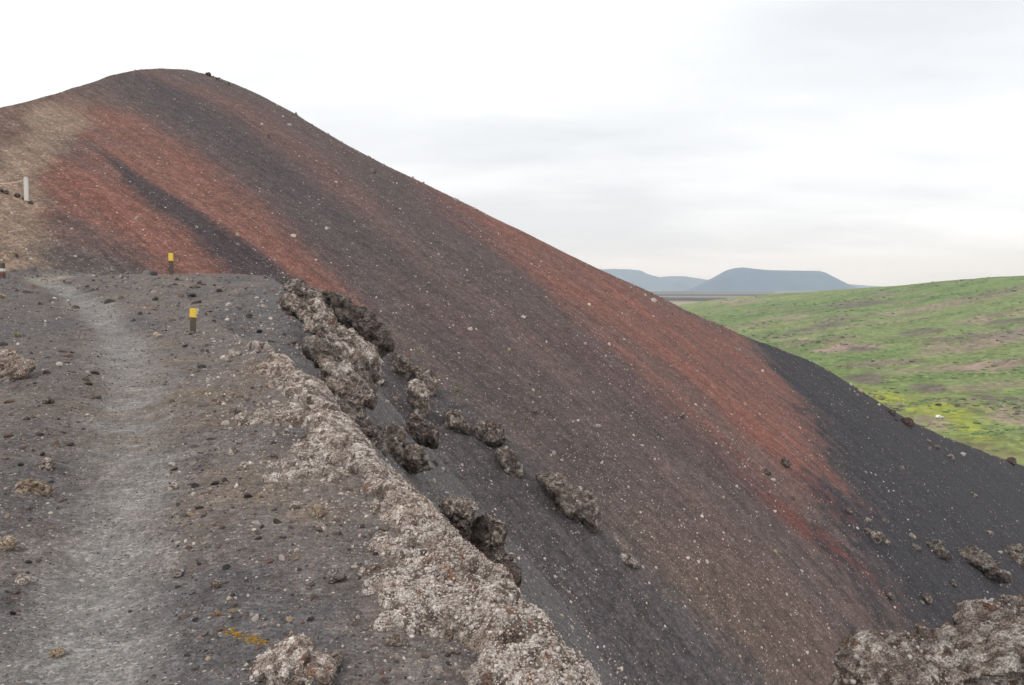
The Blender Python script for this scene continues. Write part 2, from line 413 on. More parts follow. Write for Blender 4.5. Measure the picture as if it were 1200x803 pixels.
# ------------------------------------------------------------------ the near ridge with the footpath
TOP_Y = [0, 3, 5, 7, 10, 13.5, 17, 20, 22, 24, 27, 32, 40]
TOP_Z = [-0.04, 0.0, 0.12, 0.29, 0.54, 0.84, 1.28, 1.74, 1.99, 2.02, 1.6, 0.4, -2.0]
def top(y):
    k = 0.5; return sum(np.interp(y + d * k, TOP_Y, TOP_Z) for d in (-1.5, -0.75, 0, 0.75, 1.5)) / 5
# right-hand edge of the pale crust, then the rim where the flank begins
EDGE = np.array([(1.6, 0.6), (0.9, 2.0), (0.33, 3.3), (0.09, 4.0), (-0.21, 4.8), (-0.66, 5.9), (-1.43, 7.6), (-2.45, 9.6), (-3.57, 11.5), (-4.4, 12.8), (-6.5, 16)], float)
RIM = np.array([(2.4, -1.5), (1.6, 0.6), (0.9, 2.0), (0.33, 3.3), (0.09, 4.0), (-0.21, 4.8), (-0.66, 5.9), (-1.36, 7.4), (-2.1, 9.0), (-2.9, 11), (-3.6, 13), (-4.2, 15), (-5.2, 18.5), (-6.7, 22), (-9.5, 26), (-14, 32)], float)
def _rim_fix():
    out = []
    for px, py in [(672, 830), (658, 795), (632, 748), (604, 708), (578, 680), (558, 645), (528, 612), (498, 582), (464, 548), (428, 508), (398, 474), (368, 448), (338, 424), (312, 405), (292, 396)]:
        X, S = XS(px, py); ys = np.linspace(2.2, 24, 3000); k = int(np.argmax(EYE + S * ys <= np.interp(ys, TOP_Y, TOP_Z) + 0.03)); out.append((X * ys[k] - 0.03 - 0.004 * ys[k], ys[k]))
    out = np.array(out); g = np.concatenate([[(2.1, -0.5), (1.1, 1.0)], out]); e = np.concatenate([g, [(out[-1][0] - 2.2, out[-1][1] + 3.5)]])
    k = out[:, 1] < 8.2; r = np.concatenate([g[:2], out[k], [(out[k][-1][0] - 0.30, 9.6), (-3.1, 11.5), (-3.8, 13.5), (-4.4, 15.5), (-5.3, 18.5), (-6.8, 22), (-9.5, 26), (-14, 32)]])
    return e, r
EDGE, RIM = _rim_fix()
def edge_x(y): return np.interp(y, EDGE[:, 1], EDGE[:, 0])
FLANK = 1.25
def rim_dist(x, y):
    best = np.full(np.shape(x), 1e9); sg = np.zeros(np.shape(x))
    for (ax, ay), (bx, by) in zip(RIM[:-1], RIM[1:]):
        dx, dy = bx - ax, by - ay; L2 = dx * dx + dy * dy
        t = np.clip(((x - ax) * dx + (y - ay) * dy) / L2, 0, 1)
        ex, ey = x - ax - t * dx, y - ay - t * dy; d = np.hypot(ex, ey)
        s = np.where(dx * (y - ay) - dy * (x - ax) < 0, 1.0, -1.0)
        k = d < best - 1e-9; best = np.where(k, d, best); sg = np.where(k, s, sg)
    return best * sg
def fg_z(x, y):
    x = np.asarray(x, float); y = np.asarray(y, float)
    w = rim_dist(x, y)
    z = top(y)
    z = z - FLANK * 0.5 * (np.sqrt(w * w + 0.25 ** 2) + w)
    ledge = smooth(0.0, 0.45, x - edge_x(y)) * smooth(5.8, 7.6, y) * (1 - smooth(13, 16, y))
    z = z - 0.38 * ledge
    z0 = np.zeros_like(x); P = np.stack([x, y, z0], -1)
    # a slightly hollowed path between low banks
    c, hw = path_mid(y)
    z = z - 0.07 * np.exp(-((x - c) / hw) ** 2) + 0.10 * smooth(0.5, 2.6, (c - x) / hw)
    z = z + fbm(P * 0.7, 3, 101) * 0.06 + fbm(P * 2.6, 3, 111) * 0.022 + fbm(P * 9.0, 3, 121) * 0.008 * (1 - smooth(5.0, 9.0, y))
    return z
PATH = np.array([(98, 830, 200), (108, 760, 155), (120, 690, 118), (136, 600, 88), (150, 520, 66), (156, 460, 54), (150, 420, 44), (138, 390, 38), (112, 360, 32), (78, 340, 26), (45, 328, 20)], float)
def rough_at(px, py):
    X, S = XS(px, py); ys = np.linspace(2, 26, 1200); g = np.interp(ys, TOP_Y, TOP_Z)
    k = np.argmax(EYE + S * ys <= g) if np.any(EYE + S * ys <= g) else -1
    return X * ys[k], ys[k]
_p = [rough_at(a, b) + ((c / F),) for a, b, c in PATH]
PY = np.array([q[1] for q in _p]); PX = np.array([q[0] for q in _p]); PW = np.array([q[2] * q[1] for q in _p]) * 0.8
_o = np.argsort(PY); PY, PX, PW = PY[_o], PX[_o], PW[_o]
def path_mid(y): return np.interp(y, PY, PX), np.interp(y, PY, PW)
def fg_at(px, py, ymax=24.5):
    X, S = XS(px, py); ys = 2.2 * (ymax / 2.2) ** np.linspace(0, 1, 500)
    g = fg_z(X * ys, ys); hit = EYE + S * ys <= g
    if not hit.any(): return None
    k = int(np.argmax(hit)); yy = ys[k]
    return np.array([X * yy, yy, g[k]])
_cl = [fg_at(a, b) for a, b in [(272, 397), (282, 440), (300, 490), (345, 540), (392, 590), (440, 628), (470, 665), (495, 705), (505, 745), (515, 800)]]
_cl = np.array(_cl); _o = np.argsort(_cl[:, 1]); _cl = _cl[_o]
def crust_left(y): return np.interp(y, _cl[:, 1], _cl[:, 0])
def crust_mask(x, y):
    z0 = np.zeros_like(x); P = np.stack([x, y, z0], -1); s = np.clip(y * 0.06, 0.15, 0.8)
    d = (x - crust_left(y)) / s + fbm(P * 1.6, 3, 131) * 2.8 + fbm(P * 6, 3, 141) * 2.4 - 0.2
    m = smooth(-0.4, 1.1, d)
    e = 1 - smooth(0.12, 0.5, (x - edge_x(y)) / 1.0)
    far = 1 - smooth(12.4, 13.4, y + fbm(P * 2, 2, 151) * 0.8)
    return m * e * far

def fg_colour(x, y):
    z0 = np.zeros_like(x); P = np.stack([x, y, z0], -1)
    C = np.empty(x.shape + (3,)); C[:] = alb(108, 99, 94)
    def lay(m, c, k=1.0): C[:] = C * (1 - (m * k)[..., None]) + np.asarray(c) * (m * k)[..., None]
    n = fbm(P * 0.55, 4, 161); n2 = fbm(P * 2.2, 4, 171); n3 = fbm(P * 7, 3, 181)
    lay(smooth(0.0, 0.45, n + 0.4 * n2), alb(90, 87, 88), 0.85)
    lay(smooth(0.1, 0.55, -n + 0.5 * n2), alb(120, 107, 95), 0.7)
    c, hw = path_mid(y); d = np.abs(x - c) / hw
    lay(smooth(0.2, 1.2, (c - x) / hw - 0.9 + n2 * 0.5), alb(92, 87, 86), 0.6)
    m = 1 - smooth(0.1, 1.55, d + n2 * 0.5 + n * 0.3)
    lay(m, alb(131, 127, 123), 0.9)
    lay(m * smooth(0.1, 0.5, n2 - n * 0.3), alb(122, 118, 115), 0.6)
    lay(m * smooth(19, 22, y), alb(148, 136, 120), 0.8)
    # brownish patch in the middle distance, dark gravel along the rim and down the flank
    lay(np.exp(-((x + 3.2) / 1.6) ** 2 - ((y - 8.4) / 2.6) ** 2) * smooth(-0.3, 0.4, n2), alb(112, 98, 84), 0.75)
    w = rim_dist(x, y)
    lay(smooth(-0.1, 0.5, w + n2 * 0.2), alb(90, 80, 75), 0.9)
    lay(smooth(0.1, 0.5, n2 + 0.3 * n3) * smooth(0.0, 0.5, w), alb(108, 98, 92), 0.6)
    lay(smooth(0.0, 0.3, x - edge_x(y) + n2 * 0.15) * smooth(6.5, 8, y), alb(96, 92, 92), 0.9)
    lay(crust_mask(x, y), alb(112, 98, 92), 0.55)
    C *= 1.13
    return C, m

def build_ridge():
    nc = 560; nr = 560
    X = np.linspace(-1.25, 0.62, nc); y = np.concatenate([np.linspace(0.7, 2.3, 40)[:-1], 2.3 * (34 / 2.3) ** np.linspace(0, 1, nr - 39)])
    XX, YY = np.meshgrid(X, y); x = XX * YY
    # some ground behind and beside the camera's feet too
    z = fg_z(x, YY); C, pm = fg_colour(x, YY); w = rim_dist(x, YY)
    V = np.stack([x, YY, z], -1).reshape(-1, 3)
    keepq = (w < 7)[:-1, :-1]
    pmask = (pm > 0.45)[:-1, :-1]
    fl = (w + fbm(np.stack([x * 3, YY * 3, 0 * x], -1), 3, 191) * 0.25 > 0.22)[:-1, :-1]
    for name, k in (('ash_ridge_ground', keepq & ~pmask & ~fl), ('footpath', keepq & pmask & ~fl), ('ash_flank', keepq & fl)):
        fc = grid_faces(nr, nc, k); v, f, c = compact(V, fc, C.reshape(-1, 3))
        tag(mesh_obj(name, v, f, M_flank if name == 'ash_flank' else M_fg, col=c), kind='structure')
build_ridge()

# ------------------------------------------------------------------ pale nodular crust along the rim
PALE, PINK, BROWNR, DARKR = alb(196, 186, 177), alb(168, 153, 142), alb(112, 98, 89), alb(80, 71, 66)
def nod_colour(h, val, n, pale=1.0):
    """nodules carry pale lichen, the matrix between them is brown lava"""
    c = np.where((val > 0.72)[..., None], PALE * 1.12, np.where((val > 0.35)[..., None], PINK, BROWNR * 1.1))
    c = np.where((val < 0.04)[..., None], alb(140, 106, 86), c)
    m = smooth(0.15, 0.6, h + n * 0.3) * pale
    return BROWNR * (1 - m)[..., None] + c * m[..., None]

_ico = {}
def ico(level):
    if level not in _ico:
        bm = bmesh.new(); bmesh.ops.create_icosphere(bm, subdivisions=level, radius=1.0)
        v = np.array([q.co[:] for q in bm.verts]); f = np.array([[q.index for q in p.verts] for p in bm.faces]); bm.free(); _ico[level] = (v, f)
    return _ico[level]
def crust_nodules(P, n, m, parent, count=9000, rr=None, tone=1.0):
    k = np.nonzero(m > 0.35)[0]; y = P[k, 1]
    w = 1.0 / y ** 1.3 if rr is None else np.ones(len(k)); count = min(count, len(k)); k = rng.choice(k, count if rr is not None else 15000, replace=False, p=w / w.sum()); base, bf = ico(1); c = len(k)
    r = np.clip(0.0055 + 0.0035 * rng.pareto(3.0, c), 0, 0.015) * (0.6 + 0.08 * P[k, 1])
    if rr is not None: r = rr * np.clip(0.55 + 0.4 * rng.pareto(2.4, c), 0, 2.2)
    v = np.tile(base, (c, 1, 1)) * (1 + rng.uniform(-0.22, 0.22, (c, len(base), 1))) * rng.uniform(0.75, 1.2, (c, 1, 3))
    V = v * r[:, None, None] + P[k][:, None, :] + n[k][:, None, :] * (-0.25 * r)[:, None, None]
    cols = np.array([PALE * 0.95, PALE * 0.75, PINK * 0.85, BROWNR, alb(150, 116, 94), alb(104, 96, 92)])[rng.choice(6, c, p=[0.20, 0.30, 0.27, 0.17, 0.012, 0.048])] * rng.uniform(0.8, 1.15, (c, 1)) * tone
    f = (np.tile(bf, (c, 1, 1)) + (np.arange(c) * len(base))[:, None, None]).reshape(-1, 3)
    tag(mesh_obj('nodules', V.reshape(-1, 3), f, M_scatter, parent, False, np.repeat(cols, len(base), 0)), kind='stuff')
def build_crust():
    nc, nr = 430, 780
    X = np.linspace(XS(255, 500)[0], XS(725, 700)[0], nc); y = 2.7 * (13.8 / 2.7) ** np.linspace(0, 1, nr)
    XX, YY = np.meshgrid(X, y); x = XX * YY
    z = fg_z(x, YY); m = crust_mask(x, YY)
    keep = (m > 0.02)[:-1, :-1] & (rim_dist(x, YY) < 1.2)[:-1, :-1]
    V = np.stack([x, YY, z], -1).reshape(-1, 3)
    fc = grid_faces(nr, nc, keep)
    V, fc, m = compact(V, fc, m.reshape(-1))
    # outward normals from the smooth sheet
    n = np.zeros_like(V); a, b, c, d = (V[fc[:, i]] for i in range(4)); fn = np.cross(c - a, d - b)
    for i in range(4): np.add.at(n, fc[:, i], fn)
    n /= np.linalg.norm(n, axis=1)[:, None] + 1e-12; n *= np.sign(n[:, 2:3] + 1e-9)
    big = fbm(V * 2.3, 3, 201); h1, v1 = nodules(V + 0.01 * np.stack([vnoise(V * 40, 5), vnoise(V * 40, 6), vnoise(V * 40, 7)], -1), 0.05, 211); h2, v2 = nodules(V, 0.026, 221); h0, v0 = nodules(V, 0.24, 231)
    bare = smooth(-0.12, 0.18, fbm(V * 2.6 + 9, 4, 207)) * (1 - smooth(-0.5, -0.05, V[:, 0] - edge_x(V[:, 1])))
    m = m * (1 - 0.9 * bare)
    crag = 1 - 2 * np.abs(fbm(V * 3.1, 4, 203)); nearb = 1 - smooth(3.6, 5.5, V[:, 1])
    blot = smooth(-0.35, 0.2, fbm(V * 7, 4, 243))
    hb, vb = nodules(V + 0.05 * np.stack([vnoise(V * 5, 81), vnoise(V * 5, 82), vnoise(V * 5, 83)], -1), 0.34, 261)
    rise = smooth(0.05, 0.85, (V[:, 0] - crust_left(V[:, 1])) / np.maximum(edge_x(V[:, 1]) - crust_left(V[:, 1]), 0.2)); mb = m * (0.12 + 0.88 * rise)
    disp = mb * (-0.09 * (1 - hb) ** 2 + 0.05 * (vb - 0.4)) + mb * (0.02 + 0.06 * np.clip(big + 0.2, 0, 1) + (0.04 + 0.07 * nearb) * (h0 - 0.3) + (0.03 + 0.05 * nearb) * (crag - 0.4)) + np.minimum(m * 1.2, 1) * (0.036 * h1 + 0.013 * h2) - (1 - m) * 0.055
    P = V + n * disp[:, None]
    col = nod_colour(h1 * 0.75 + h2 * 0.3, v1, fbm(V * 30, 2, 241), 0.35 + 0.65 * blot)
    ashy = smooth(0.55, 0.15, m)[:, None] if False else (1 - smooth(0.12, 0.5, m))[:, None]; col = col * (1 - 0.8 * ashy) + alb(104, 95, 90) * 0.8 * ashy
    tone = fbm(V * 1.8, 3, 251)
    col = col * (1 + 0.22 * tone)[:, None]
    col = col * (1 - 0.25 * smooth(0.25, 0.6, tone))[:, None] + alb(150, 122, 96) * (0.25 * smooth(0.25, 0.6, tone))[:, None]
    o = mesh_obj('rock_crust', P, fc, M_rock, smooth_=False, col=col, attrs={'grain': np.full(len(P), 110.0)})
    crust_nodules(P, n, m * (0.45 + 0.55 * blot), o)
    tag(o, 'long pale nodular lava crust running along the rim beside the footpath', 'rock')
build_crust()

# ------------------------------------------------------------------ rocks and outcrops
def vert_normals(P, f):
    n = np.zeros_like(P); fn = np.cross(P[f[:, 1]] - P[f[:, 0]], P[f[:, 2]] - P[f[:, 0]])
    for i in range(3): np.add.at(n, f[:, i], fn)
    return n / (np.linalg.norm(n, axis=1)[:, None] + 1e-12)
def rim_px(py):      # pixel column of the rim edge, left of which the near ridge hides the hill
    return np.interp(py, [330, 345, 400, 440, 510, 560, 620, 700, 800], [335, 380, 440, 455, 440, 485, 560, 625, 690])
def rock(label, outline, y=None, thick=0.7, level=4, pale=0.8, nod=0.25, rough=0.16, seed=1, tone=1.0, facet=0, name='rock', cat='rock', group=None, push=0.0, tint=None, surf='hill', cell=0.0, lumps=0, crack=1.0, upmin=0.0):
    """a closed lump whose section across the line of sight is the given pixel outline, with its own depth"""
    O = np.array(outline, float); cx, cy = O.mean(0)
    if y is None:
        bx, by = cx, (cy * 0.5 + O[:, 1].max() * 0.5) if surf == 'hill' else O[:, 1].max() - 0.25 * (O[:, 1].max() - cy)
        Q = hill_at(bx, by) if surf == 'hill' else fg_at(bx, by)
        if surf == 'hill' and 340 < by and bx < rim_px(by) + 260:
            G = fg_at(bx, by, 32)
            if G is not None and G[1] < Q[1]: Q = G
        y = float(Q[1])
    y = y + push
    ang = np.arctan2(-(O[:, 1] - cy), O[:, 0] - cx); R = np.hypot(O[:, 0] - cx, O[:, 1] - cy); o = np.argsort(ang); ang, R = ang[o], R[o]
    ang = np.concatenate([ang - 2 * np.pi, ang, ang + 2 * np.pi]); R = np.tile(R, 3)
    v, f = ico(level); v = v.copy()
    r0 = random.Random(seed)
    facet = facet or 11
    for k in range(facet):
        nn = np.array([r0.uniform(-1, 1), r0.uniform(-0.6, 1), r0.uniform(-0.2, 1.2)]); nn /= np.linalg.norm(nn); dd = r0.uniform(0.45, 0.8)
        ex = v @ nn - dd; v -= np.clip(ex, 0, None)[:, None] * nn * 0.93
    rho = np.hypot(v[:, 0], v[:, 1]); th = np.arctan2(v[:, 1], v[:, 0])
    RR = np.interp(th, ang, R)
    mpp = y / F; D = np.sqrt(R.mean() * R[:len(O)].min()) * mpp * thick
    rho_s = np.sign(rho) * np.minimum(rho, 1) ** 0.85
    X, S = XS(cx, cy); Cn = np.array([X * y, y, EYE + S * y])
    P = np.stack([RR * rho_s * np.cos(th) * mpp, -v[:, 2] * D, RR * rho_s * np.sin(th) * mpp], -1)
    size = R.mean() * mpp
    n = vert_normals(P, f)
    G = P + seed * 3.7
    rg = 1 - 2 * np.abs(fbm(G / size * 2.2, 4, seed + 40, 0.6)); disp = size * rough * (fbm(G / size * 1.4, 4, seed) * 1.2 + 0.8 * (rg - 0.55) + 0.5 * fbm(G / size * 6, 3, seed + 60))
    cellsz = cell or max(size * 0.11, 3.0 * mpp)
    h1, v1 = nodules(G, cellsz, seed + 5); h2, v2 = nodules(G, cellsz * 0.42, seed + 6)
    hb, vb = nodules(G + 0.12 * size * np.stack([vnoise(G / size * 2, 81), vnoise(G / size * 2, 82), vnoise(G / size * 2, 83)], -1), size * 0.62, seed + 90)
    disp = disp - size * 0.16 * (1 - hb) ** 2 * crack + size * 0.10 * (vb - 0.5) * crack
    disp = disp + nod * cellsz * 1.2 * (h1 - 0.5) + nod * cellsz * 0.6 * (h2 - 0.5)
    P = P + n * disp[:, None]
    n = vert_normals(P, f)
    nz = fbm(G / size * 3, 3, seed + 8)
    # lichen takes on weathered upper faces and little on broken ones
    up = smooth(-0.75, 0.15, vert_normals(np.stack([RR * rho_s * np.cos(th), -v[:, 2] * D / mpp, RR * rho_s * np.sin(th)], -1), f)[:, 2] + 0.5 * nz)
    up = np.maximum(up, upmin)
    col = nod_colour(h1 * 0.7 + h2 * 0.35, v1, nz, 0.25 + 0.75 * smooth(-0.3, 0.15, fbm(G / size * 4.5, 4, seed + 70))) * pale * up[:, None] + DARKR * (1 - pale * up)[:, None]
    col = col * tone
    if tint is not None: col = col * 0.45 + np.asarray(tint) * 0.55 * (0.8 + 0.4 * h1)[:, None]
    ob = mesh_obj(name, P, f, M_rock, smooth_=False, col=col, attrs={'grain': np.full(len(P), 1.0 / max(cellsz * 0.2, 1.5 * mpp))})
    ob.location = Cn
    if lumps: crust_nodules(P, n, up, ob, lumps, cellsz * 0.17, tone)
    tag(ob, label, cat, group)
    return ob

def blob(cx, cy, a, b, rot=0.0, n=9, seed=0):
    r = random.Random(seed * 31 + int(cx)); out = []
    for k in range(n):
        t = 2 * math.pi * k / n; q = 0.82 + 0.36 * r.random()
        u, v = a * q * math.cos(t), b * q * math.sin(t)
        out.append((cx + u * math.cos(rot) - v * math.sin(rot), cy + u * math.sin(rot) + v * math.cos(rot)))
    return out

# the second outcrop below the rim
rock('upper pale lobe of the nodular lava outcrop just below the rim', [(342, 365), (350, 350), (369, 350), (393, 374), (417, 395), (441, 413), (444, 430), (435, 447), (417, 440), (399, 418), (378, 400), (354, 392)], 14.6, 0.9, 5, 1.0, 0.3, 0.24, 11, lumps=700)
rock('lower pale lobe of the lava outcrop beside the dark gap along the crust', [(358, 414), (378, 408), (393, 419), (417, 431), (429, 451), (437, 469), (431, 487), (434, 508), (423, 512), (405, 492), (386, 463), (370, 442)], 10.8, 0.9, 5, 0.95, 0.3, 0.24, 12, lumps=900)
rock('long dark brown lava slab leaning behind the pale outcrop', [(374, 340), (396, 343), (414, 358), (434, 378), (452, 392), (462, 408), (446, 419), (429, 409), (411, 396), (390, 378)], 15.4, 0.8, 5, 0.25, 0.25, 0.26, 13, 0.95)
rock('rough brown rubble outcrop at the brow end of the rim', [(322, 328), (345, 329), (366, 341), (385, 349), (384, 364), (358, 362), (335, 347)], 18.6, 0.9, 5, 0.7, 0.35, 0.25, 14, 0.9)
rock('broken crusty ledge between the rubble outcrop and the pale upper lobe', [(330, 350), (348, 348), (362, 362), (366, 382), (350, 380), (336, 366)], 16.2, 0.9, 4, 0.8, 0.35, 0.25, 15, 0.9)
rock('jagged brown crag shoulder joining the two pale lobes below the rim', [(352, 396), (378, 398), (402, 415), (424, 436), (438, 458), (440, 480), (428, 478), (408, 455), (385, 432), (362, 418)], 12.4, 1.0, 5, 0.6, 0.4, 0.32, 16, 0.9, lumps=300)
rock('crusty brown apron at the foot of the lower pale lobe', [(395, 470), (415, 486), (436, 500), (452, 515), (450, 535), (432, 524), (410, 502), (396, 486)], 10.2, 1.0, 5, 0.55, 0.4, 0.3, 17, 0.85, lumps=250)
# blocks standing in the dark chute
rock('dark angular block at the head of the chute behind two pale boulders', [(458, 416), (466, 412), (473, 415), (480, 426), (490, 434), (486, 447), (471, 446), (459, 433)], None, 0.8, 4, 0.45, 0.25, 0.2, 21, 0.9, 3)
rock('pale boulder lying on the dark ash of the chute head', [(480, 449), (491, 445), (498, 454), (503, 472), (499, 488), (486, 479), (477, 458)], None, 0.8, 4, 1.0, 0.22, 0.12, 22, 1.0, 2, push=-1.0)
rock('brownish boulder leaning against the pale boulder in the chute', [(483, 430), (498, 432), (510, 442), (512, 457), (507, 467), (495, 452), (487, 440)], None, 0.8, 4, 0.75, 0.22, 0.12, 23, 0.85, 2)
rock('small rounded grey stone between the outcrop and the pale boulder', blob(446, 449, 6, 5, 0, 9, 4), None, 0.9, 3, 1.0, 0.08, 0.06, 24, 0.8)
rock('triangular crusty outcrop rising from the chute behind the rim', [(436, 512), (447, 504), (459, 503), (477, 515), (498, 534), (505, 548), (480, 555), (465, 552), (447, 533)], None, 0.8, 5, 0.75, 0.35, 0.25, 25, 0.85)
rock('string of rough lava rubble above the triangular outcrop', [(462, 473), (478, 479), (494, 500), (517, 528), (507, 533), (487, 514), (471, 494)], None, 0.9, 5, 0.6, 0.45, 0.35, 26, 0.85)
rock('low rough rubble spur leading down to the round outcrop mid chute', [(517, 479), (530, 483), (549, 498), (553, 511), (539, 504), (523, 491)], None, 0.9, 4, 0.7, 0.4, 0.3, 27, 0.85)
rock('round rugged lava outcrop in the middle of the dark chute', [(548, 495), (556, 489), (568, 489), (581, 496), (600, 511), (598, 524), (581, 523), (555, 520)], None, 0.8, 5, 0.6, 0.35, 0.3, 28, 0.85)
rock('crumbling rubble patch just below the round outcrop in the chute', [(575, 529), (601, 530), (614, 542), (611, 559), (594, 556), (581, 543)], None, 0.8, 4, 0.65, 0.45, 0.3, 29, 0.85)
rock('long narrow crusty slab lying down the slope in mid chute', [(628, 556), (646, 551), (669, 570), (688, 586), (702, 606), (700, 621), (685, 612), (659, 590), (640, 572)], None, 0.9, 5, 0.75, 0.35, 0.25, 30, 0.85)
rock('lone pale boulder on the lower dark slope below the slab', [(725, 652), (735, 647), (745, 655), (750, 665), (742, 669), (730, 662)], None, 0.9, 4, 0.95, 0.2, 0.12, 31, 0.85)
rock('crusted cap of the dark split block standing off the rim', [(512, 590), (532, 582), (550, 585), (564, 594), (562, 606), (556, 628), (542, 640), (520, 612)], 7.4, 0.9, 5, 0.8, 0.3, 0.26, 32, 0.9, lumps=500)
rock('dark hollow face of the split block just off the crust edge', [(538, 606), (560, 594), (578, 603), (586, 640), (596, 690), (592, 722), (570, 708), (540, 668), (526, 634)], 7.5, 0.5, 5, 0.06, 0.15, 0.14, 33, 0.85, 14, crack=0.4)  # brown lava, nearly all dark: shade of the overhang is put into the colour
rock('crusty right hand rib of the split block beside the hollow', [(566, 599), (576, 601), (589, 611), (591, 632), (587, 645), (597, 662), (604, 692), (600, 712), (588, 680), (578, 648), (574, 620)], 7.0, 0.8, 5, 0.75, 0.4, 0.28, 34, 0.85, 5, lumps=200)
# spur at the right
rock('largest crusty brown rock on the spur at the right edge', [(1117, 647), (1131, 636), (1147, 645), (1163, 653), (1179, 664), (1190, 675), (1187, 685), (1168, 678), (1149, 668), (1131, 658)], None, 0.9, 5, 0.6, 0.35, 0.22, 41, 0.85)
rock('brown rock cut by the right edge beside the largest spur rock', [(1176, 652), (1187, 644), (1205, 642), (1228, 650), (1228, 674), (1200, 670), (1182, 663)], None, 0.9, 5, 0.6, 0.35, 0.22, 42, 0.8)
rock('low jagged ridge rock leading up to the largest spur rock', [(1080, 632), (1093, 636), (1112, 647), (1119, 655), (1100, 651), (1085, 642)], None, 0.9, 4, 0.55, 0.4, 0.3, 43, 0.8)
rock('flat pale rock on the red streak left of the spur ridge', [(1012, 620), (1024, 621), (1036, 632), (1031, 636), (1016, 628)], None, 0.9, 4, 0.75, 0.3, 0.2, 44, 0.85)
SM = [('round brown stone at the lower end of the flat pale rock', 1040, 636, 5.5, 4), ('small brown stone at the upper end of the flat pale rock', 1017, 610, 4.5, 4),
      ('grey stone on the edge between red and black ash', 1036, 610, 4.5, 3.6), ('dark crumbly stone at the top of the spur line', 994, 600, 6, 3.6),
      ('thin pale stone on the track line above the jagged ridge', 1068, 629, 6, 3), ('long flat stone under the jagged ridge rock', 1074, 642, 9, 3),
      ('elongated dark rock lying high on the red slope', 922, 543, 8, 5), ('dark rock lying left of the elongated dark rock', 899, 553, 5, 4.5),
      ('pale boulder alone on the black ash near the right edge', 1160, 627, 5.5, 5), ('small pale boulder above the lone one on black ash', 1141, 581, 3.8, 3.4),
      ('brown stone just above the foreground rock at lower right', 1088, 702, 8, 5), ('grey stone in a short row on the red streak', 1044, 699, 6, 4),
      ('pale stone below the spur on dark ash', 1118, 684, 4.5, 3.6), ('round brown stone between the spur and the foreground rock', 1188, 707, 4.5, 4),
      ('tilted pale slab stone on the upper red band', 627, 480, 3, 3), ('pale stone on the brown slope below the red band', 801, 487, 4, 2.6)]
for i, (lb, cx, cy, a, b) in enumerate(SM):
    rock(lb, blob(cx, cy, a, b, 0.6, 9, i), None, 0.9, 3, 0.35 if 'dark' in lb else (0.95 if 'pale' in lb else 0.65), 0.2, 0.16, 60 + i, 0.85)
# on the skyline
SK = [('black rounded rock on the skyline against the green plain', 1046, 484, 5, 6, 0.15), ('biggest dark red rock on the skyline above the black slope', 1063, 495, 8, 7.5, 0.15),
      ('small dark rock just below the two skyline rocks', 1050, 493, 3, 3, 0.15), ('reddish brown rock on the skyline near the right edge', 1186, 541, 9, 5.5, 0.3),
      ('brown boulder on black ash below the skyline', 1098, 524, 4, 4, 0.6), ('pale boulder beside the brown one below the skyline', 1089, 526, 3, 3, 0.95),
      ('long grey stone right of the brown boulder below the skyline', 1114, 536, 6, 3, 0.7), ('thin grey stone above the pale boulder on black ash', 1088, 517, 5, 2.6, 0.6),
      ('dark stone on the summit skyline', 244, 87, 4, 2.2, 0.2), ('first pale stone below the summit skyline', 256, 93, 3, 2.2, 0.95), ('second pale stone below the summit skyline, lower right', 267, 98, 2.6, 2, 0.95)]
for i, (lb, cx, cy, a, b, pl) in enumerate(SK):
    rock(lb, blob(cx, cy, a, b, 0.3, 9, 20 + i), None, 0.9, 3, pl, 0.2, 0.14, 90 + i, 0.9, tint=alb(84, 58, 54) if 'red' in lb else None)
# right foreground
rock('big lichen crusted rock in the lower right corner', [(950, 900), (962, 835), (970, 792), (988, 762), (1004, 750), (1022, 751), (1036, 758), (1060, 755), (1085, 758), (1102, 752), (1120, 752), (1150, 742), (1200, 738), (1270, 752), (1300, 900), (1120, 960)], 4.7, 1.0, 6, 0.85, 0.6, 0.18, 101, 0.82, cell=0.05, lumps=900, facet=5, upmin=0.3, crack=0.7)
rock('crusted knob rising behind the big rock at lower right', [(1122, 727), (1132, 716), (1148, 710), (1166, 714), (1186, 713), (1220, 708), (1270, 725), (1280, 790), (1200, 800), (1140, 770)], 5.3, 1.0, 6, 0.8, 0.6, 0.18, 102, 0.76, cell=0.05, lumps=300)
# left and lower left
rock('pale crusty rock cut by the left edge beside the path', [(-25, 408), (-5, 406), (14, 410), (32, 420), (41, 432), (30, 444), (10, 452), (-25, 456)], None, 0.9, 5, 1.0, 0.34, 0.14, 111, 1.0, surf='fg', lumps=500, push=0.22, upmin=0.85, tint=alb(158, 140, 126))
rock('low orange brown crust patch left of the path', [(18, 587), (22, 572), (38, 561), (56, 563), (64, 572), (60, 583), (42, 591), (28, 592)], None, 0.8, 4, 1.0, 0.34, 0.28, 112, 0.95, surf='fg', tint=alb(142, 120, 98), push=0.14, lumps=150, upmin=0.8)
rock('small pale crust above the orange brown patch left of the path', [(40, 552), (46, 541), (58, 538), (65, 545), (58, 552), (48, 557)], None, 0.8, 4, 1.0, 0.34, 0.28, 113, 0.95, surf='fg', push=0.10, lumps=120, upmin=0.8)
rock('pale nodular rock with orange lichen at the bottom edge', [(283, 781), (295, 766), (312, 760), (328, 748), (342, 741), (363, 743), (373, 753), (371, 768), (390, 779), (398, 789), (383, 795), (372, 812), (350, 840), (300, 840), (285, 800)], 3.0, 0.9, 5, 1.0, 0.4, 0.16, 114, 1.15, surf='fg', cell=0.03, lumps=600, upmin=0.95, push=0.04)
rock('broken brown stone right of the pale nodular rock', [(380, 775), (392, 762), (404, 768), (398, 785), (386, 788)], None, 0.9, 4, 0.7, 0.3, 0.2, 115, 0.9, surf='fg')
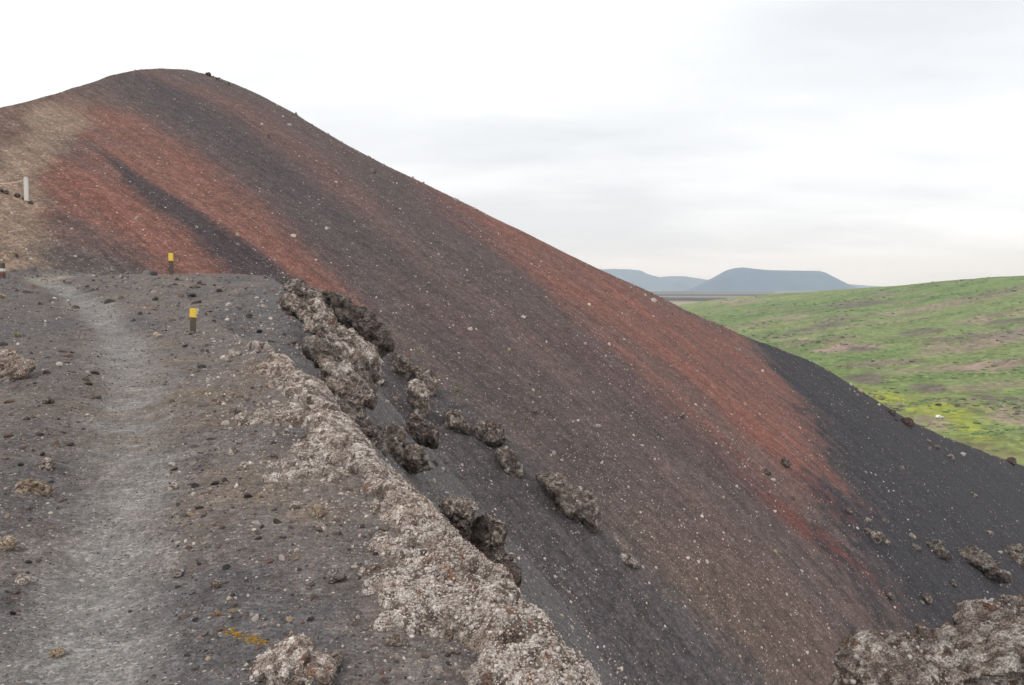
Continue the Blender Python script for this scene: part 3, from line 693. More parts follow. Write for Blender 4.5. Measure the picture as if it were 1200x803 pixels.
FGS = [('grey wedge shaped stone standing on brown gravel', 394, 673, 12, 12, 'grey', 4), ('yellowish flat stone on the path near the bottom edge', 66, 765, 10, 7, 'tan', 2), ('yellow spotted boulder at the left edge of the path', 9, 637, 11, 9, 'tan', 2),
       ('pale squarish stone on the left side of the path', 28, 680, 8, 7, 'pale', 3), ('round brown stone right of the path', 252, 685, 6.5, 6, 'brown', 1), ('flat grey stone right of the path near the brown one', 210, 672, 7, 6, 'grey', 3),
       ('white pebble on the right edge of the path', 204, 570, 5.5, 4.5, 'pale', 2), ('white angular stone on brown gravel near the crust', 377, 619, 7, 5, 'pale', 3), ('pale stone just above the white angular stone', 372, 600, 11, 8, 'tan', 3),
       ('pale reddish rock beside the foot of the pale nodular rock', 462, 750, 11, 8, 'brown', 2), ('dark stone beside the path near the left crust', 55, 470, 5, 5, 'dark', 2), ('white stone on gravel right of the brown gully', 346, 592, 6, 4.5, 'pale', 2),
       ('tan stone low on the brown gravel near the bottom', 466, 752, 7, 8, 'tan', 3)]
for i, (lb, cx, cy, a, b, c, fa) in enumerate(FGS[:-1]):
    rock(lb, blob(cx, cy, a, b, 0.2, 8, 40 + i), None, 0.9, 4, 1.0, 0.05, 0.12, 130 + i, 1.0, fa, name='stone', cat='stone', surf='fg', tint=STONE_COL[c] * 1.1)

# ------------------------------------------------------------------ loose stones
PROTO = []
def stone_protos():
    for k in range(7):
        v, f = ico(2); v = v.copy(); r = random.Random(900 + k)
        for j in range(9):
            nn = np.array([r.uniform(-1, 1), r.uniform(-1, 1), r.uniform(-1, 1)]); nn /= np.linalg.norm(nn); dd = r.uniform(0.5, 0.85)
            ex = v @ nn - dd; v -= np.clip(ex, 0, None)[:, None] * nn
        v *= 1 + 0.12 * fbm(v * 1.6 + k * 5, 2, 300 + k)[:, None]
        v *= np.array([1.1, 0.9, 0.75]); PROTO.append((v, f))
stone_protos()
PM = {}
def proto_mesh(k, c):
    if (k, c) not in PM:
        o = mesh_obj('stone', PROTO[k][0], PROTO[k][1], M_stone[c], smooth_=False); PM[(k, c)] = o.data; bpy.data.objects.remove(o)
    return PM[(k, c)]

STONES = []          # (apparent px, position, half size m, colour, zone)
_TAB = {}
def surface(px, py):
    """where the line of sight meets the near ridge or the hill"""
    X, S = XS(px, py); ys = 2.4 * (33 / 2.4) ** np.linspace(0, 1, 260)
    if 'z' not in _TAB:
        _TAB['x'] = np.linspace(-0.75, 0.75, 600); _TAB['z'] = fg_z(_TAB['x'][:, None] * ys, np.broadcast_to(ys, (600, 260)))
    xx = X[:, None] * ys; yy = np.broadcast_to(ys, xx.shape)
    q = np.clip((X + 0.75) / 1.5 * 599, 0, 598.99); ci = q.astype(int); fr = (q - ci)[:, None]; g = _TAB['z'][ci] * (1 - fr) + _TAB['z'][ci + 1] * fr
    hit = EYE + S[:, None] * ys <= g; has = hit.any(1); k = hit.argmax(1); r = np.arange(len(px))
    H = hill_at(px, py); H[:, 2] += hill_relief(H[:, 0], H[:, 1])
    near = has & (yy[r, k] < H[:, 1])
    G = np.stack([xx[r, k], yy[r, k], g[r, k]], -1)
    return np.where(near[:, None], G, H), near
def scatter(n):
    px = rng.uniform(0, 1200, n); py = rng.uniform(85, 803, n); cy = np.interp(px, CREST[:, 0], CREST[:, 1])
    ok = (py > cy + 0.7) & ~((py > 735) & (px > 955)); px, py = px[ok], py[ok]
    ex = rng.uniform(0, 1200, 260); px = np.concatenate([px, ex]); py = np.concatenate([py, np.interp(ex, CREST[:, 0], CREST[:, 1]) + rng.uniform(0.2, 1.6, 260)])
    Q, near = surface(px, py); x, y = Q[:, 0], Q[:, 1]; z0 = np.zeros(len(px))
    clump = fbm(np.stack([fall_xi(x, y) * 0.35, fall_eta(x, y) * 0.12, z0], -1), 3, 401)
    dens = 0.07 + 0.85 * smooth(-0.05, 0.45, clump) ** 1.3 + 0.35 * np.exp(-((px - 650) / 300) ** 2 - ((py - 560) / 200) ** 2)
    dens *= 0.3 + 0.7 * smooth(120, 350, px)
    w = rim_dist(x, y); c, hw = path_mid(y); onp = 1 - smooth(0.4, 1.3, np.abs(x - c) / hw); cr = crust_mask(x, y)
    ridge = near & (w < 0.15)
    dens = np.where(ridge, (1 - 0.7 * onp) * (cr < 0.5) * (1.2 + 1.2 * smooth(0.0, 0.5, fbm(np.stack([x * 1.3, y * 1.3, z0], -1), 3, 405) + 0.25)) * (1 + 1.2 * (1 - smooth(0.05, 0.8, (crust_left(y) - x) / (0.12 * y)))), np.where(near, 1.0, dens * 0.62))
    keep = rng.random(len(px)) * 1.6 < dens; keep[-260:] = ~near[-260:]
    for i in np.nonzero(keep)[0]:
        a, b = px[i], py[i]
        if ridge[i]:
            h = min(0.6 + 0.7 * rng.pareto(2.3), 6.0)
            if onp[i] > 0.4: h = min(h, 1.3 if rng.random() < 0.97 else 3.0)
            nc = 1 - smooth(0.1, 1.0, (crust_left(y[i]) - x[i]) / (0.12 * y[i]))
            p = np.array([0.09 + 0.6 * nc ** 2, 0.35, 0.31, 0.19, 0.03, 0.03])
            if onp[i] > 0.4: p = np.array([0.10, 0.5, 0.15, 0.22, 0.02, 0.01])
            zone = 'path' if onp[i] > 0.5 else ('bank' if x[i] < c[i] else 'ridge')
        else:
            h = min(0.48 + 0.5 * rng.pareto(2.7), 3.3) * (1.35 if near[i] else 1.0)
            p = np.array([0.46, 0.17, 0.18, 0.11, 0.07, 0.01])
            zone = 'chute' if (b > 330 and a < rim_px(b) + 120) else ('black' if a > 940 + (b - 420) * 0.55 else ('upper' if b < 330 and a < 480 else 'brown'))
        k = rng.choice(['pale', 'grey', 'brown', 'dark', 'tan', 'red'], p=p / p.sum())
        STONES.append((h, Q[i], h * y[i] / F, k, zone))
def c_mid(y): return np.interp(y, PY, PX)
scatter(74000)

WHERE = {'chute': 'on the dark ash chute below the rim', 'black': 'on the black ash slope at the right', 'upper': 'on the upper red and black slope', 'brown': 'on the brown middle slope of the hill',
         'path': 'lying on the trodden grey path', 'bank': 'on the dark bank left of the path', 'ridge': 'on the gravel between path and rim'}
ADJ = {'pale': 'loose pale stone', 'grey': 'loose grey stone', 'brown': 'loose brown stone', 'dark': 'loose dark stone', 'tan': 'loose tan stone', 'red': 'loose reddish stone'}
LANDMARKS = [(226, 378, 'the nearer yellow marker'), (201, 308, 'the farther yellow marker'), (15, 430, 'the left edge pale rock'), (40, 577, 'the orange brown crust patch'), (335, 780, 'the pale nodular bottom rock'),
    (286, 748, 'the golden moss patch'), (394, 673, 'the grey wedge stone'), (66, 765, 'the yellowish flat path stone'), (9, 637, 'the yellow spotted boulder'), (252, 685, 'the round brown stone'), (204, 570, 'the white path edge pebble'),
    (377, 619, 'the white angular stone'), (290, 400, 'the upper tip of the crust'), (330, 510, 'the middle left crust edge'), (440, 640, 'the lower left crust edge'), (150, 430, 'the middle of the path'), (60, 340, 'the path at the brow'),
    (300, 340, 'the rubble at the brow'), (488, 460, 'the two chute head boulders'), (570, 505, 'the round chute outcrop'), (665, 585, 'the narrow chute slab'), (737, 658, 'the lone lower slope boulder'), (570, 640, 'the dark split block'),
    (1150, 660, 'the largest spur rock'), (1080, 760, 'the big lower right rock'), (1025, 628, 'the flat pale spur rock'), (922, 543, 'the elongated dark rock'), (1160, 627, 'the pale boulder on black ash'), (1063, 495, 'the skyline rocks'),
    (190, 100, 'the summit'), (150, 190, 'the left black streak head'), (280, 300, 'the left black streak foot'), (31, 222, 'the fence post'), (560, 260, 'the top of the red band'), (760, 400, 'the middle of the red band'),
    (940, 490, 'the lower red band end'), (460, 300, 'the upper middle slope'), (620, 420, 'the mid brown slope'), (850, 640, 'the lower brown slope'), (790, 760, 'the bottom of the slope'), (150, 720, 'the near path'), (250, 620, 'the gravel right of the path')]
def label_of(q, c, kind='loose stone'):
    px, py = to_px(q[0], q[1], q[2]); n, lx, ly = min(((n_, x_, y_) for x_, y_, n_ in LANDMARKS), key=lambda t: (t[1] - px) ** 2 + (t[2] - py) ** 2)
    dx, dy = px - lx, py - ly
    if abs(dx) > 2.2 * abs(dy): rel = 'right of' if dx > 0 else 'left of'
    elif abs(dy) > 2.2 * abs(dx): rel = 'below' if dy > 0 else 'above'
    else: rel = ('below and ' if dy > 0 else 'above and ') + ('right of' if dx > 0 else 'left of')
    how = 'close ' if math.hypot(dx, dy) < 28 else ('some way ' if math.hypot(dx, dy) > 60 else '')
    return f'{c if c != "red" else "reddish"} {kind} {how}{rel} {n}'
def place_stones():
    taken = {}
    STONES.sort(key=lambda s: -s[0])
    for i, (h, q, r, c, zone) in enumerate(STONES[:235]):
        o = bpy.data.objects.new('stone', proto_mesh(rng.integers(0, 7), c)); COL.objects.link(o)
        o.location = (q[0], q[1], q[2] + r * 0.1); o.scale = (r * rng.uniform(0.9, 1.3), r * rng.uniform(0.8, 1.1), r * rng.uniform(0.75, 1.1))
        o.rotation_euler = (rng.uniform(-0.5, 0.5), rng.uniform(-0.5, 0.5), rng.uniform(0, 6.28))
        lb = label_of(q, c); taken.setdefault(lb, []).append(o); tag(o, lb, 'stone', 'loose stones ' + WHERE[zone])
    for lb, os_ in taken.items():                       # look-alikes in one spot: bigger and smaller told apart, the rest share
        if len(os_) == 2:
            os_.sort(key=lambda o_: -o_.scale[0] / o_.location[1])
            os_[0]['label'] = 'larger ' + lb; os_[1]['label'] = 'smaller ' + lb
    # the rest: real little stones, too many to single out
    base, bf = ico(1)
    for name, zones in (('scree_gravel', ('chute', 'black', 'upper', 'brown')), ('ridge_gravel', ('path', 'bank', 'ridge'))):
        S_ = [s for s in STONES[235:] if s[4] in zones]; n = len(S_)
        pos = np.array([s[1] for s in S_]); rad = np.array([s[2] for s in S_])
        v = np.tile(base, (n, 1, 1)) * (1 + rng.uniform(-0.32, 0.32, (n, len(base), 1)))
        v *= rng.uniform(0.65, 1.25, (n, 1, 3))
        a = rng.uniform(0, 6.28, n); ca, sa = np.cos(a)[:, None], np.sin(a)[:, None]
        t = rng.uniform(-0.6, 0.6, n); ct, st = np.cos(t)[:, None], np.sin(t)[:, None]
        x, y, z = v[..., 0], v[..., 1], v[..., 2]
        y, z = y * ct - z * st, y * st + z * ct
        x, y = x * ca - y * sa, x * sa + y * ca
        V = np.stack([x, y, z], -1) * rad[:, None, None] + pos[:, None, :] + np.array([0, 0, 0.02]) * rad[:, None, None]
        fc = (np.tile(bf, (n, 1, 1)) + (np.arange(n) * len(base))[:, None, None]).reshape(-1, 3)
        C = np.array([STONE_COL[s[3]] for s in S_]) * rng.uniform(0.65, 1.25, (n, 1))
        o = mesh_obj(name, V.reshape(-1, 3), fc, M_scatter, smooth_=False, col=np.repeat(C, len(base), 0))
        tag(o, kind='stuff')
place_stones()
def grit(n):
    """the finest gravel near the path, as little angular grains"""
    px = rng.uniform(-20, 900, n); py = 335 + 485 * rng.random(n) ** 0.75
    Q, near = surface(px, py); x, y = Q[:, 0], Q[:, 1]
    k = near & (crust_mask(x, y) < 0.6); Q, x, y = Q[k], x[k], y[k]; m = len(x)
    C, pm = fg_colour(x, y); C = C * np.exp(rng.normal(0, 0.30, (m, 1))) * (1 + rng.normal(0, 0.03, (m, 3)))
    r = np.minimum(0.42 + 0.30 * rng.pareto(3.0, m), 1.5) * y / F
    base = np.array([(1, 0, 0), (-1, 0, 0), (0, 1, 0), (0, -1, 0), (0, 0, 1), (0, 0, -0.5)], float)
    bf = np.array([(0, 2, 4), (2, 1, 4), (1, 3, 4), (3, 0, 4)])
    v = np.tile(base, (m, 1, 1)) * rng.uniform(0.55, 1.35, (m, 6, 1)); a = rng.uniform(0, 6.28, m); ca, sa = np.cos(a)[:, None], np.sin(a)[:, None]
    V = np.stack([v[..., 0] * ca - v[..., 1] * sa, v[..., 0] * sa + v[..., 1] * ca, v[..., 2]], -1) * r[:, None, None] + Q[:, None, :]
    f = (np.tile(bf, (m, 1, 1)) + (np.arange(m) * 6)[:, None, None]).reshape(-1, 3)
    tag(mesh_obj('fine_gravel', V.reshape(-1, 3), f, M_scatter, None, False, np.repeat(C, 6, 0)), kind='stuff')
grit(105000)

# ------------------------------------------------------------------ little plants
M_moss = plain_colour('yellow_moss', alb(140, 108, 48), 0.9, 0.1, 0.4, 30)
M_tuft = {'yellow': plain_colour('yellow_blade', alb(140, 120, 70), 0.9, 0.1, 0.3, 9), 'green': plain_colour('green_blade', alb(118, 124, 62), 0.9, 0.1, 0.3, 9), 'orange': plain_colour('orange_blade', alb(158, 116, 62), 0.9, 0.1, 0.3, 9)}
def tuft_mesh(mat, seed, nb=26):
    r = random.Random(seed); V, Fc = [], []
    for k in range(nb):
        a = r.uniform(0, 6.28); l = r.uniform(0.6, 1.1); t = r.uniform(0.2, 1.25); w = 0.07
        b = np.array([math.cos(a), math.sin(a), 0]) * r.uniform(0, 0.5); d = np.array([math.cos(a) * math.sin(t), math.sin(a) * math.sin(t), math.cos(t)])
        s = np.array([-math.sin(a), math.cos(a), 0]) * w; i = len(V)
        V += [b - s, b + s, b + d * l * 0.6 + s * 0.8 + (0, 0, 0.03), b + d * l * 0.6 - s * 0.8 + (0, 0, 0.03), b + d * l + (0, 0, -0.06)]
        Fc += [(i, i + 1, i + 2, i + 3), (i + 3, i + 2, i + 4)]
    o = mesh_obj('plant', np.array(V), Fc, mat, smooth_=False); me = o.data; bpy.data.objects.remove(o); return me
TM = {c: [tuft_mesh(M_tuft[c], 50 + 7 * k + i) for k in range(3)] for i, c in enumerate(M_tuft)}
def plant(q, r, c, label, group=None):
    o = bpy.data.objects.new('plant', TM[c][random.randrange(3)]); COL.objects.link(o)
    o.location = q; o.scale = (r, r, r * 0.75); o.rotation_euler = (0, 0, random.uniform(0, 6.28)); tag(o, label, 'plant', group)
for k in range(64):
    px, py = random.gauss(740, 120), random.gauss(590, 100)
    if py > 795 or px < rim_px(py) + 50 or px > 1000 or py < 300 or (py > 720 and px > 940): continue
    q = hill_at(px, py); q[2] += hill_relief(q[:1], q[1:2])[0] - 0.02
    c = random.choice(['yellow', 'yellow', 'green', 'orange'])
    plant(q, random.uniform(1.6, 3.6) * q[1] / F, c, label_of(q, c, 'moss tuft'), 'moss tufts on the brown slope')
for px, py, r, c, lb in [(537, 458, 6, 'green', 'bright green tuft by the brownish boulder at the chute head'), (600, 493, 4, 'orange', 'orange tuft on the slope beside the round outcrop'),
                         (205, 672, 5, 'green', 'green sprig on the gravel right of the path'), (473, 668, 7, 'green', 'yellow green tuft beside the crust on brown gravel'), (255, 722, 7, 'orange', 'dry orange sprig near the yellow moss patch'),
                         (20, 395, 7, 'green', 'green tuft above the pale rock at the left edge'), (3, 350, 5, 'yellow', 'yellow tuft on the bank at the left edge')]:
    q = fg_at(px, py) if px < 475 else hill_at(px, py)
    if q is not None: plant(q, r * q[1] / F, c, lb)
def moss_patch():
    V, Fc, n0 = [], [], 0; b, f = ico(1); r = random.Random(5)
    for k in range(90):
        t = r.random(); px, py = 262 + 48 * t + r.gauss(0, 4), 740 + 15 * t + r.gauss(0, 2.2)
        q = fg_at(px, py); s = r.uniform(0.003, 0.009)
        V.append(b * np.array([s, s, s * 0.8]) * (1 + 0.3 * r.random()) + q); Fc.append(f + n0); n0 += len(b)
    o = mesh_obj('moss', np.concatenate(V), np.concatenate(Fc), M_moss, smooth_=False)
    tag(o, kind='stuff')
moss_patch()

# ------------------------------------------------------------------ markers, fence post, rope
def box_mesh(name, size, loc, mat, parent, bev=0.006):
    bm = bmesh.new(); bmesh.ops.create_cube(bm, size=1.0); bmesh.ops.scale(bm, vec=size, verts=bm.verts)
    if bev: bmesh.ops.bevel(bm, geom=bm.edges[:], offset=bev, segments=2, affect='EDGES')
    bmesh.ops.translate(bm, vec=loc, verts=bm.verts)
    me = bpy.data.meshes.new(name); bm.to_mesh(me); bm.free(); me.materials.append(mat)
    o = bpy.data.objects.new(name, me); COL.objects.link(o); o.parent = parent; return o
M_post = plain_colour('weathered_wood', alb(92, 82, 74), 0.85, 0.2, 0.35, 20)
M_yel = plain_colour('yellow_paint', alb(240, 205, 75, 0.9), 0.6, 0.35, 0.22, 40)
M_org = plain_colour('orange_paint', alb(215, 130, 60), 0.5, 0.4, 0.15, 25)
M_wht = plain_colour('pale_weathered_wood', alb(205, 200, 190), 0.8, 0.2, 0.12, 14)
M_rope = plain_colour('faded_rope', alb(215, 185, 175), 0.9, 0.1, 0.1, 8)
def marker(px, py, hpx, label, q=None, lean=0.0, wf=0.2):
    if q is None: q = fg_at(px, py)
    h = hpx * q[1] / F; w = h * wf
    r = empty('trail_marker', (q[0], q[1], q[2] - 0.02)); tag(r, label, 'trail marker'); r.rotation_euler = (0, lean, 0.25)
    box_mesh('post', (w, w * 0.9, h * 1.02 + 0.02), (0, 0, h * 0.5), M_post, r, 0.004)
    p = box_mesh('marker_plate', (w * 1.16, w * 1.08, h * 0.36), (0, 0, h * 0.82 + 0.02), M_yel, r, 0.004)
    box_mesh('side_strip', (0.006, w * 0.8, h * 0.36), (-w * 0.58 - 0.002, 0, h * 0.8 + 0.02), M_org, p, 0)
    return r
marker(226, 391, 29, 'yellow topped grey trail marker post at the start of the pale crust', lean=0.04)
_b = fg_at(201, 322); marker(201, 319, 25, 'yellow topped trail marker post on the brow against the red slope', _b if _b is not None else np.array([-9.6, 22, float(fg_z(-9.6, 22.0))]), wf=0.16)
def short_post():
    q = fg_at(3, 326); q = q if q is not None else np.array([-14.2, 22, float(fg_z(-14.2, 22.0))])
    h = 17 * q[1] / F; w = 4.5 * q[1] / F
    r = empty('trail_marker', q); tag(r, 'dark short marker post with a white band at the left edge', 'trail marker')
    box_mesh('post', (w, w, h), (0, 0, h / 2), M_post, r, 0.004)
    b = box_mesh('white_band', (w * 1.12, w * 1.12, h * 0.2), (0, 0, h * 0.52), M_wht, r, 0.003)
    box_mesh('red_band', (w * 1.1, w * 1.1, h * 0.12), (0, 0, h * 0.34), plain_colour('faded_red_paint', alb(150, 80, 75)), r, 0.003)
short_post()
def fence():
    q = hill_at(31, 235); h = 26.5 * q[1] / F; w = 0.2
    qs = [(q, 'square pale wooden fence post at the foot of the tan track'), (hill_at(-38, 232), 'pale wooden fence post beyond the left edge holding the rope')]
    for k, (p, lb) in enumerate(qs):
        r = empty('fence_post', (p[0], p[1], p[2] - 0.05)); r.rotation_euler = (0, 0.02, 0.35); tag(r, lb, 'fence post', None)
        box_mesh('post', (w, w, h), (0, 0, h / 2 + 0.02), M_wht, r, 0.015)
        box_mesh('post_cap', (w * 0.8, w * 0.8, 0.05), (0, 0, h + 0.045), M_wht, r, 0.02)
    a = np.array(qs[0][0]) + (-0.12, 0, h * 0.86); b = np.array(qs[1][0]) + (0.12, 0, h * 0.86)
    V, Fc, n, k = [], [], 16, 8
    ax = b - a; side = np.array([-ax[1], ax[0], 0]) / np.hypot(ax[0], ax[1])
    for i in range(n + 1):
        t = i / n; p = a * (1 - t) + b * t - np.array([0, 0, 0.25 * 4 * t * (1 - t)])
        V += [p + 0.022 * (side * math.cos(6.2832 * q / k) + np.array([0, 0, 1]) * math.sin(6.2832 * q / k)) for q in range(k)]
    Fc = [(i * k + q, i * k + (q + 1) % k, (i + 1) * k + (q + 1) % k, (i + 1) * k + q) for i in range(n) for q in range(k)]
    tag(mesh_obj('rope', np.array(V), Fc, M_rope), 'faded pink rope strung between the pale fence posts', 'rope')
fence()
for i, (cx, cy, a, b) in enumerate([(1, 223, 3, 2), (7, 225, 4, 2), (20, 229, 4.5, 2.4), (28, 233, 3, 2), (36, 238, 4, 2), (19, 299, 2.4, 1.4)]):
    rock(['dark stone edging the track at the left image edge', 'dark stone second along the track edging', 'largest dark stone of the track edging left of the fence post', 'dark stone at the foot of the fence post', 'dark stone edging the track right of the fence post', 'small dark stone lying on the tan track'][i],
         blob(cx, cy, a, b, 0.2, 8, 70 + i), None, 0.9, 3, 0.3, 0.1, 0.12, 170 + i, 0.9, name='stone', cat='stone')

# ------------------------------------------------------------------ the green plain
PC = np.array([(-600, 420), (300, 400), (650, 372), (760, 363), (800, 357), (840, 351), (875, 348), (900, 345), (950, 342), (975, 339.8), (1000, 338), (1050, 335), (1100, 330), (1150, 326), (1200, 323), (1300, 318), (1500, 322), (2200, 330)], float)
GX, GS = XS(PC[:, 0], PC[:, 1]); GYC = np.interp(PC[:, 0], [-600, 800, 1000, 1200, 2200], [2200, 1500, 1150, 900, 900])
BASE = -66.0
def plain_z(x, y):
    X = x / y; yc = np.interp(X, GX, GYC); S = np.interp(X, GX, GS); zc = EYE + S * yc
    t = np.clip((y - 260) / (yc - 260), 0, 1)
    z = BASE + (zc - BASE) * (t * 0.8 + 0.2 * t * t)
    d = np.clip(y - yc, 0, None)
    zb = np.maximum(zc + S * d - 0.12 * d * d / (d + 300), -36.0)
    z = np.where(y > yc, zb, z)
    P = np.stack([x, y, np.zeros_like(x)], -1)
    am = smooth(2600, 1200, y) if False else (1 - smooth(1200, 3000, y))
    rough = fbm(P * 0.012, 4, 501) * 3.0 + fbm(P * np.array([0.03, 0.055, 1]), 4, 511) * 1.8
    hum = fbm(P * np.array([0.012, 0.03, 1]), 3, 521); rid = smooth(0.22, 0.4, hum) * 2.2
    return z + (rough + rid) * am * smooth(0, 0.12, t + 0.02) * (1 - 0.75 * smooth(0.75, 1.0, t)), hum, t, d
TAN, LAVA, YEL = (150, 132, 116), (108, 96, 90), (146, 152, 66)
PATCHES = [(1000, 1150, 452, 522, (136, 142, 76), 0.5), (1040, 1200, 356, 360, TAN, 0.6), (940, 1100, 378, 381, TAN, 0.6), (1100, 1220, 398, 403, TAN, 0.7), (1030, 1130, 430, 436, TAN, 0.6), (1130, 1215, 448, 456, TAN, 0.6), (900, 980, 361, 364, LAVA, 0.5), (1015, 1062, 458, 476, YEL, 0.9), (1050, 1105, 466, 490, YEL, 0.9), (1092, 1140, 482, 512, YEL, 0.95), (1068, 1118, 487, 506, TAN, 0.9), (1120, 1190, 422, 437, TAN, 1.0), (1168, 1215, 482, 500, TAN, 0.8),
           (955, 1034, 401, 412, TAN, 1.0), (1000, 1030, 408, 413, LAVA, 0.85), (978, 1046, 354, 359, LAVA, 0.85), (1060, 1102, 386, 392, LAVA, 0.85), (1138, 1210, 386, 396, (136, 118, 112), 0.8), (1120, 1166, 374, 380, TAN, 0.8), (1164, 1210, 372, 381, LAVA, 0.85),
           (925, 994, 382, 388, LAVA, 0.6), (1016, 1072, 421, 428, (136, 118, 108), 0.7), (994, 1036, 438, 450, LAVA, 0.9), (1064, 1098, 450, 461, LAVA, 0.9), (1156, 1186, 463, 474, LAVA, 0.9), (843, 886, 350, 358, TAN, 0.8), (941, 956, 396, 400, (176, 178, 120), 0.9), (1075, 1110, 404, 409, TAN, 0.75), (1130, 1180, 345, 350, (128, 126, 90), 0.5), (1100, 1170, 515, 545, (140, 128, 92), 0.6), (1165, 1215, 320, 325, (130, 104, 92), 0.8), (1020, 1120, 362, 366, TAN, 0.75), (880, 960, 370, 374, TAN, 0.75), (1080, 1200, 405, 412, TAN, 0.75), (900, 1000, 392, 396, TAN, 0.5)]
def plain_at(px, py):
    X, S = XS(px, py); ys = 260 * (11000 / 260) ** np.linspace(0, 1, 1600); z = plain_z(X * ys, ys)[0]; h = EYE + S * ys <= z; k = int(np.argmax(h)) if h.any() else 700
    return np.array([X * ys[k], ys[k], z[k]])
def plants_on_plain(XX, YY, C, hum):
    """low shrubs and lava stones, more than anyone could count"""
    base, bf = ico(1)
    for name, n, lo, hi, flat in (('shrubs', 5200, 0.5, 1.8, 0.45), ('lava_stones', 2600, 0.4, 1.5, 0.5)):
        px = rng.uniform(790, 1240, n * 3); X = XS(px, 340)[0]; y = 1 / rng.uniform(1 / 1500.0, 1 / 270.0, n * 3); x = X * y
        z, h, t, d = plain_z(x, y); P = np.stack([x, y, np.zeros_like(x)], -1)
        cl = fbm(P * np.array([0.02, 0.045, 1]), 4, 541) if name == 'shrubs' else fbm(P * np.array([0.012, 0.03, 1]), 3, 521)
        k = np.nonzero((rng.random(n * 3) < smooth(-0.05, 0.35, cl) * (1.0 if name == 'shrubs' else smooth(0.1, 0.35, cl)) + (0.06 if name == 'shrubs' else 0.004)) & (d <= 0))[0][:n]; m = len(k)
        r = (lo + (hi - lo) * rng.random(m) ** 2.5) * (0.6 + 0.4 * y[k] / 500)
        v = np.tile(base, (m, 1, 1)) * (1 + rng.uniform(-0.35, 0.35, (m, len(base), 1))) * np.array([1.3, 1.0, flat])
        V = v * r[:, None, None] + np.stack([x, y, z], -1)[k][:, None, :]
        f = (np.tile(bf, (m, 1, 1)) + (np.arange(m) * len(base))[:, None, None]).reshape(-1, 3)
        pal = np.array([alb(100, 120, 70), alb(112, 130, 76), alb(90, 110, 66), alb(128, 140, 88)]) if name == 'shrubs' else np.array([alb(112, 98, 92), alb(140, 124, 112), alb(92, 80, 78), alb(152, 136, 122)])
        cols = pal[rng.integers(0, 4, m)] * rng.uniform(0.85, 1.15, (m, 1))
        tag(mesh_obj(name, V.reshape(-1, 3), f, M_scatter, None, False, np.repeat(cols, len(base), 0)), kind='stuff')
